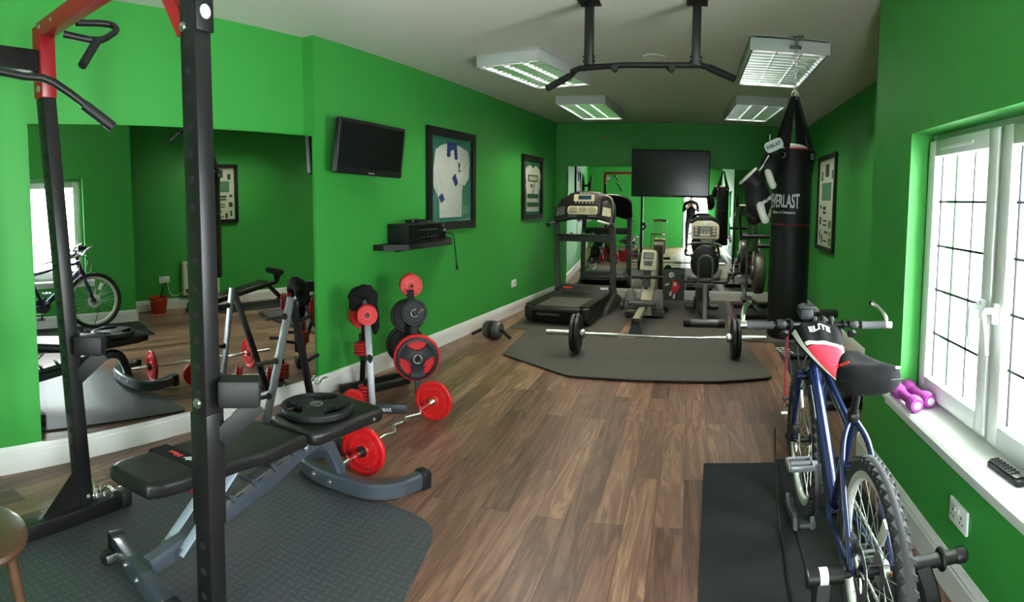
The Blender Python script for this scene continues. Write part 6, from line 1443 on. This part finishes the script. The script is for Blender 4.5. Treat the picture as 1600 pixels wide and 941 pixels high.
def sweat_guard():
    r = root('sweat_guard', 'red, white and black cloth guard stretched from handlebar to seat post', 'cloth', BIKE_LOC, BIKE_RZ, scale=BS)
    X0, X1 = 0.90, 0.315
    def hw(t): return 0.112 * (1 - t) ** 1.05 + 0.010
    def pt(t, s, off=0.0):
        """t from bar to seat post, s from -1 (right) to 1 (left)"""
        x = X0 + (X1 - X0) * t; z = 0.905 - 0.115 * t - 0.014 * math.sin(PI * t)
        hump = 0.030 * math.exp(-((t - 0.05) / 0.13) ** 2) * (1 - 0.7 * s * s)
        drop = -0.035 * abs(s) ** 3 * (1 - t)
        fold = 0.006 * math.sin(s * 9 + 2) * math.exp(-((t - 0.12) / 0.14) ** 2)
        return Vector((x, hw(t) * s, z + hump + drop + fold + off))
    MB().grid(lambda u, v: pt(u, 1 - 2 * v), 40, 24, 0.004).build('backing', 'cloth_black', r, sharp=80)
    def t_edge(s): return 0.30 - 0.14 * (1 - s * s) * 0 + 0.02 * s     # lower edge of the black hood
    MB().grid(lambda u, v: pt(0.30 + 0.63 * u, (1 - 2 * v) * 0.84, 0.002), 24, 12, 0.0015).build('red_panel', 'red_cloth', r, sharp=80)
    for s in (-1, 1): MB().grid(lambda u, v, s=s: pt(0.05 + 0.94 * u if s > 0 else 0.27 + 0.72 * u, s * (0.84 + 0.12 * (v if s < 0 else 1 - v)), 0.0022), 26, 4, 0.0015).build('side_stripe', 'cloth_white', r, sharp=80, label='white side stripe')
    MB().grid(lambda u, v: pt(0.265 + 0.045 * v - 0.02 * (2 * u - 1) * 1.5, (2 * u - 1) * 0.80, 0.0028), 20, 3, 0.0015).build('cross_stripe', 'cloth_white', r, sharp=80, label='white cross stripe')
    me = text_mesh('ELITE', 0.040, 0.0004, 0.0010)
    for v in me.vertices:
        x, y, z = v.co; t = 0.13 - y / 0.585; s = -x / hw(0.13); p = pt(t, s, 0.004 + z); v.co = p
    MB().mesh(me).build('lettering', 'text_white', r, label='white lettering')
    for s in (-1, 1):
        MB().tube([pt(0.02, s * 0.9) , Vector((0.872, s * 0.115, 0.93)), Vector((0.852, s * 0.118, 0.915)), Vector((0.868, s * 0.118, 0.896))], 0.006, 8, smooth=3).build('bar_loop', 'cloth_black', r)
sweat_guard()
def strap():
    p = BMX @ Vector((0.868, 0.130, 0.895)); pz = lambda z: Vector((0, 0, z - p.z))
    r = root('hanging_strap', 'thin red strap with clip hanging down from the left of handlebar', 'strap', p)
    MB().torus((0, 0, 0.018), (0, 1, 0), 0.022, 0.003, 24, 8).build('loop', 'cloth_black', r)
    MB().bar((0, 0, -0.005), pz(0.585), 0.003, 0.012, 0.0008, up=(1, 0, 0)).build('webbing', 'red_strap', r)
    MB().box(pz(0.60), (0.024, 0.008, 0.016), bev=0.003).build('buckle', 'plastic', r)
    MB().torus(pz(0.575), (0, 1, 0), 0.010, 0.0025, 20, 8).build('ring', 'plastic', r)
    MB().tube([pz(0.566), pz(0.548)], 0.0025, 8).build('hook', 'steel', r); MB().box(pz(0.541), (0.026, 0.004, 0.010), bev=0.001).build('tag', 'text_white', r)
strap()
def trainer():
    r = root('bike_trainer', 'black folding bike trainer clamping the rear axle', 'bike trainer', (0.531, 1.587, 0.014), BIKE_RZ - PI / 2)
    az = 0.042 + 0.335 * BS - 0.014
    for s in (-1, 1):
        b = MB(); x0 = s * 0.075
        if s < 0:
            b.cyl((x0 * 0.85, 0, az), (s * 0.095, 0, az), 0.011); b.cyl((s * 0.085, 0, az), (s * 0.185, 0, az), 0.024); b.lathe([(0.024, 0), (0.026, 0.004), (0.0, 0.006)], (s * 0.185, 0, az), (s, 0, 0), 20)
            b.build('axle_clamp', 'plastic', r)
            MB().lathe([(0.0247, 0), (0.0247, 0.024)], (s * 0.130, 0, az), (s, 0, 0), 28, cap=False).build('white_band', 'text_white', r, label='white band')
            leg = [(s * 0.14, 0, az), (s * 0.15, -0.02, az - 0.06), (s * 0.20, -0.08, 0.03)]
        else:
            b.cyl((x0, 0, az), (s * 0.10, 0, az), 0.011); b.cyl((s * 0.095, 0, az), (s * 0.285, 0, az), 0.021); b.torus((s * 0.215, 0, az), (1, 0, 0), 0.028, 0.007, 28, 8); b.lathe([(0.021, 0), (0.024, 0.006), (0.024, 0.03), (0.018, 0.036), (0, 0.036)], (s * 0.262, 0, az), (s, 0, 0), 24)
            b.build('axle_clamp', 'plastic', r)
            leg = [(s * 0.15, 0, az), (s * 0.17, -0.02, az - 0.06), (s * 0.22, -0.08, 0.03)]
        MB().rect_tube(leg, 0.05, 0.035, up=(0, 1, 0)).build('leg', 'black_metal', r)
        if s < 0:
            p0, p1 = Vector(leg[1]), Vector(leg[2]); nn = Vector((0, -1, 0)); MB().bar(p0 * 0.95 + p1 * 0.05 + nn * 0.0265, p0 * 0.45 + p1 * 0.55 + nn * 0.0265, 0.022, 0.003, 0.0008, up=(0, 1, 0)).build('leg_sticker', 'text_white', r, label='white sticker on the leg')
        MB().bar((s * 0.20, -0.36, 0.018), (s * 0.24, 0.22, 0.018), 0.04, 0.035, 0.008).build('foot', 'rubber', r)
    MB().bar((-0.22, -0.34, 0.02), (0.235, -0.34, 0.02), 0.04, 0.035, 0.006).build('rear_bar', 'black_metal', r)
    MB().cyl((-0.06, -0.335, 0.22), (0.06, -0.335, 0.22), 0.02).build('roller', 'steel', r)
    b = MB(); b.lathe([(0.0, -0.02), (0.085, -0.02), (0.09, 0.0), (0.085, 0.02), (0, 0.02)], (0.10, -0.335, 0.22), (1, 0, 0), 36); b.bar((0.0, -0.34, 0.03), (0.0, -0.345, 0.20), 0.10, 0.03, 0.004, up=(0, 1, 0)); b.build('resistance_unit', 'plastic', r)
    for s, t_ in ((-1, 'E'), (1, 'EL')):
        p = Vector((s * (0.172 if s < 0 else 0.178), -0.062, az - 0.10))
        m = frame_mx(p + Vector((0, -0.014, 0.005)), (1, 0, 0), (-s * 0.15, 0.35, 1))
        b = MB(); b.mesh(text_mesh('E' if s < 0 else 'a', 0.06 if s > 0 else 0.035, 0.0006, 0.002), m @ Matrix.Rotation(PI / 2, 4, 'Z')); b.build('lettering', 'text_red' if s < 0 else 'text_white', r)
trainer()
def riser():
    p = BMX @ Vector((1.05, 0, 0)); r = root('wheel_riser', 'grey plastic block under the front wheel of the bicycle', 'wheel block', (p.x, p.y, 0.0145), BIKE_RZ)
    b = MB()
    def prof(u, v):
        x = -0.17 + 0.34 * u; k = math.sin(PI * u)
        return Vector((x, 0, 0))
    side = [(-0.13, 0), (0.13, 0), (0.115, 0.05), (0.09, 0.06), (0.05, 0.042), (0, 0.034), (-0.05, 0.042), (-0.09, 0.06), (-0.115, 0.05)]
    for s in (-1, 1): b.pad(side, 0.022, frame_mx((0, s * 0.036, 0), (1, 0, 0), (0, 0, 1)) @ Matrix.Translation((0, 0, -0.022)), 0.006, 2)
    b.box((0, -0.005, 0.012), (0.25, 0.075, 0.022), bev=0.006); b.build('block', 'grey_rubber', r)
    MB().box((0, -0.005, 0.002), (0.24, 0.07, 0.006), bev=0.002).build('rubber_pad', 'rubber', r)
riser()
o = MB().tube([(0.395, 2.62, 0.40), (0.40, 2.58, 0.20), (0.41, 2.50, 0.03), (0.405, 2.30, 0.018), (0.39, 2.1, 0.018), (0.385, 1.90, 0.018)], 0.004, 8, smooth=6).build('remote_cable', 'plastic'); tag(o, 'thin black cable trailing over the black mat left of the bicycle', 'cable')

# ------------------------------------------------------------------ photographer, seen in the far mirror
def person():
    r = root('person', 'person in dark top holding up a phone, reflected in the far mirror', 'person', (-0.02, -0.36, 0))
    V_ = [(0, 0, 0.94), (0, 0, 1.10), (0, 0.0, 1.26), (0, 0, 1.41), (0, 0.01, 1.50), (0, 0.015, 1.555),
          (0.17, -0.01, 1.40), (0.22, 0.04, 1.16), (0.07, 0.26, 1.32), (-0.17, -0.01, 1.40), (-0.22, 0.04, 1.16), (-0.07, 0.26, 1.32),
          (0.09, 0, 0.88), (0.105, 0.02, 0.50), (0.11, -0.02, 0.09), (0.12, 0.13, 0.035), (-0.09, 0, 0.88), (-0.105, 0.02, 0.50), (-0.11, -0.02, 0.09), (-0.12, 0.13, 0.035)]
    R_ = [(.15, .11), (.14, .10), (.155, .11), (.13, .09), (.055, .055), (.055, .055), (.06, .06), (.046, .046), (.030, .030), (.06, .06), (.046, .046), (.030, .030), (.085, .085), (.058, .058), (.042, .042), (.036, .03), (.085, .085), (.058, .058), (.042, .042), (.036, .03)]
    E_ = [(0, 1), (1, 2), (2, 3), (3, 4), (4, 5), (3, 6), (6, 7), (7, 8), (3, 9), (9, 10), (10, 11), (0, 12), (12, 13), (13, 14), (14, 15), (0, 16), (16, 17), (17, 18), (18, 19)]
    def skin(name, verts, edges, radii, mats, sub=2, rootv=0):
        me = bpy.data.meshes.new(name); me.from_pydata(verts, edges, []); me.update()
        o = bpy.data.objects.new(name, me); COL.objects.link(o)
        md = o.modifiers.new('skin', 'SKIN'); md.use_smooth_shade = True
        for i, v in enumerate(me.skin_vertices[0].data): v.radius = radii[i]; v.use_root = (i == rootv)
        sb = o.modifiers.new('sub', 'SUBSURF'); sb.levels = sub; sb.render_levels = sub
        dg = bpy.context.evaluated_depsgraph_get(); dg.update()
        m2 = bpy.data.meshes.new_from_object(o.evaluated_get(dg)); bpy.data.objects.remove(o)
        for m in mats: m2.materials.append(M[m])
        for p in m2.polygons: p.use_smooth = True
        return m2
    me = skin('body', V_, E_, R_, ['cloth_black', 'denim', 'skin'])
    bm = bmesh.new(); bm.from_mesh(me)
    # head and hands joined into the same mesh
    mb = MB(); mb.bm.free(); mb.bm = bm
    for f in bm.faces:
        c = f.calc_center_median()
        f.material_index = 2 if (c.z > 1.485 or (c.y > 0.20 and c.z > 1.2)) else 1 if c.z < 0.95 else 0
    mb.use(2); mb.ell((0, 0.035, 1.635), (0.072, 0.092, 0.112), None, 28, 20); mb.ell((0, 0.055, 1.575), (0.05, 0.06, 0.045))
    mb.tube([(0, 0.118, 1.655), (0, 0.142, 1.615), (0, 0.122, 1.605)], (0.010, 0.014), 10)
    for s in (-1, 1):
        mb.ell((s * 0.074, 0.025, 1.63), (0.010, 0.022, 0.032)); mb.ell((s * 0.07, 0.285, 1.345), (0.038, 0.022, 0.045), Euler((0, 0, s * 0.4)))
        for k in range(4):
            z = 1.375 - 0.020 * k
            mb.tube([(s * 0.072, 0.30, z), (s * 0.058, 0.322 , z + 0.006), (s * 0.030, 0.326 + 0.002 * k, z + 0.008), (s * (0.018 + 0.004 * k), 0.318, z + 0.006)], (0.0095, 0.0075), 8)
        mb.tube([(s * 0.062, 0.275, 1.33), (s * 0.045, 0.282, 1.352), (s * 0.030, 0.286, 1.372)], (0.011, 0.009), 8)
    body = mb.build('body', ['cloth_black', 'denim', 'skin'], r, sharp=80)
    b = MB(); b.ell((0, 0.015, 1.665), (0.080, 0.092, 0.095)); bm2 = b.bm
    bmesh.ops.delete(bm2, geom=[v for v in bm2.verts if v.co.y > 0.065 and v.co.z < 1.70 or v.co.z < 1.60], context='VERTS'); b.build('hair', 'hair', r, sharp=80)
    for s in (-1, 1): MB().ell((s * 0.028, 0.116, 1.645), (0.012, 0.008, 0.007)).build('eye', 'hair', r)
    MB().box((0, 0.119, 1.580), (0.04, 0.008, 0.007), bev=0.003).build('mouth', 'red_paint', r)
    for s in (-1, 1): MB().pad(rrect(0.095, 0.27, 0.045), 0.075, Matrix.Translation((s * 0.115, 0.06, 0.0)), 0.02, 3).build('shoe', 'rubber', r)
person()
def phone():
    r = root('phone', 'dark phone held up in both hands, reflected in the far mirror', 'phone', (-0.02, -0.052, 1.36))
    MB().pad(rrect(0.145, 0.072, 0.01), 0.008, frame_mx((0, 0, 0), (1, 0, 0), (0, 0, 1)), 0.002, 2).build('case', 'plastic', r); MB().lathe([(0.006, 0), (0.006, 0.001), (0, 0.001)], (0.055, 0.0, 0.022), (0, 1, 0), 16).build('lens', 'screen', r)
phone()
def chair():
    r = root('wooden_chair', 'brown wooden spindle chair behind the camera, reflected in the far mirror', 'chair', (-1.0, -1.05, 0), 0.2)
    MB().pad(rrect(0.40, 0.40, 0.06), 0.03, Matrix.Translation((0, 0, 0.43)), 0.01, 2).build('seat', 'wood_stool', r)
    for x in (-0.16, 0.16):
        for y in (-0.16, 0.16): MB().tube([(x * 0.9, y * 0.9, 0.435), (x * 1.15, y * 1.15, 0)], (0.018, 0.014), 12).build('leg', 'wood_stool', r)
    for k in range(5): MB().tube([(-0.15 + 0.075 * k, -0.17, 0.45), (-0.18 + 0.09 * k, -0.24, 0.82)], 0.009, 10).build('spindle', 'wood_stool', r)
    MB().rect_tube([(-0.22, -0.235, 0.84), (0, -0.27, 0.86), (0.22, -0.235, 0.84)], 0.022, 0.07, smooth=4).build('top_rail', 'wood_stool', r)
chair()
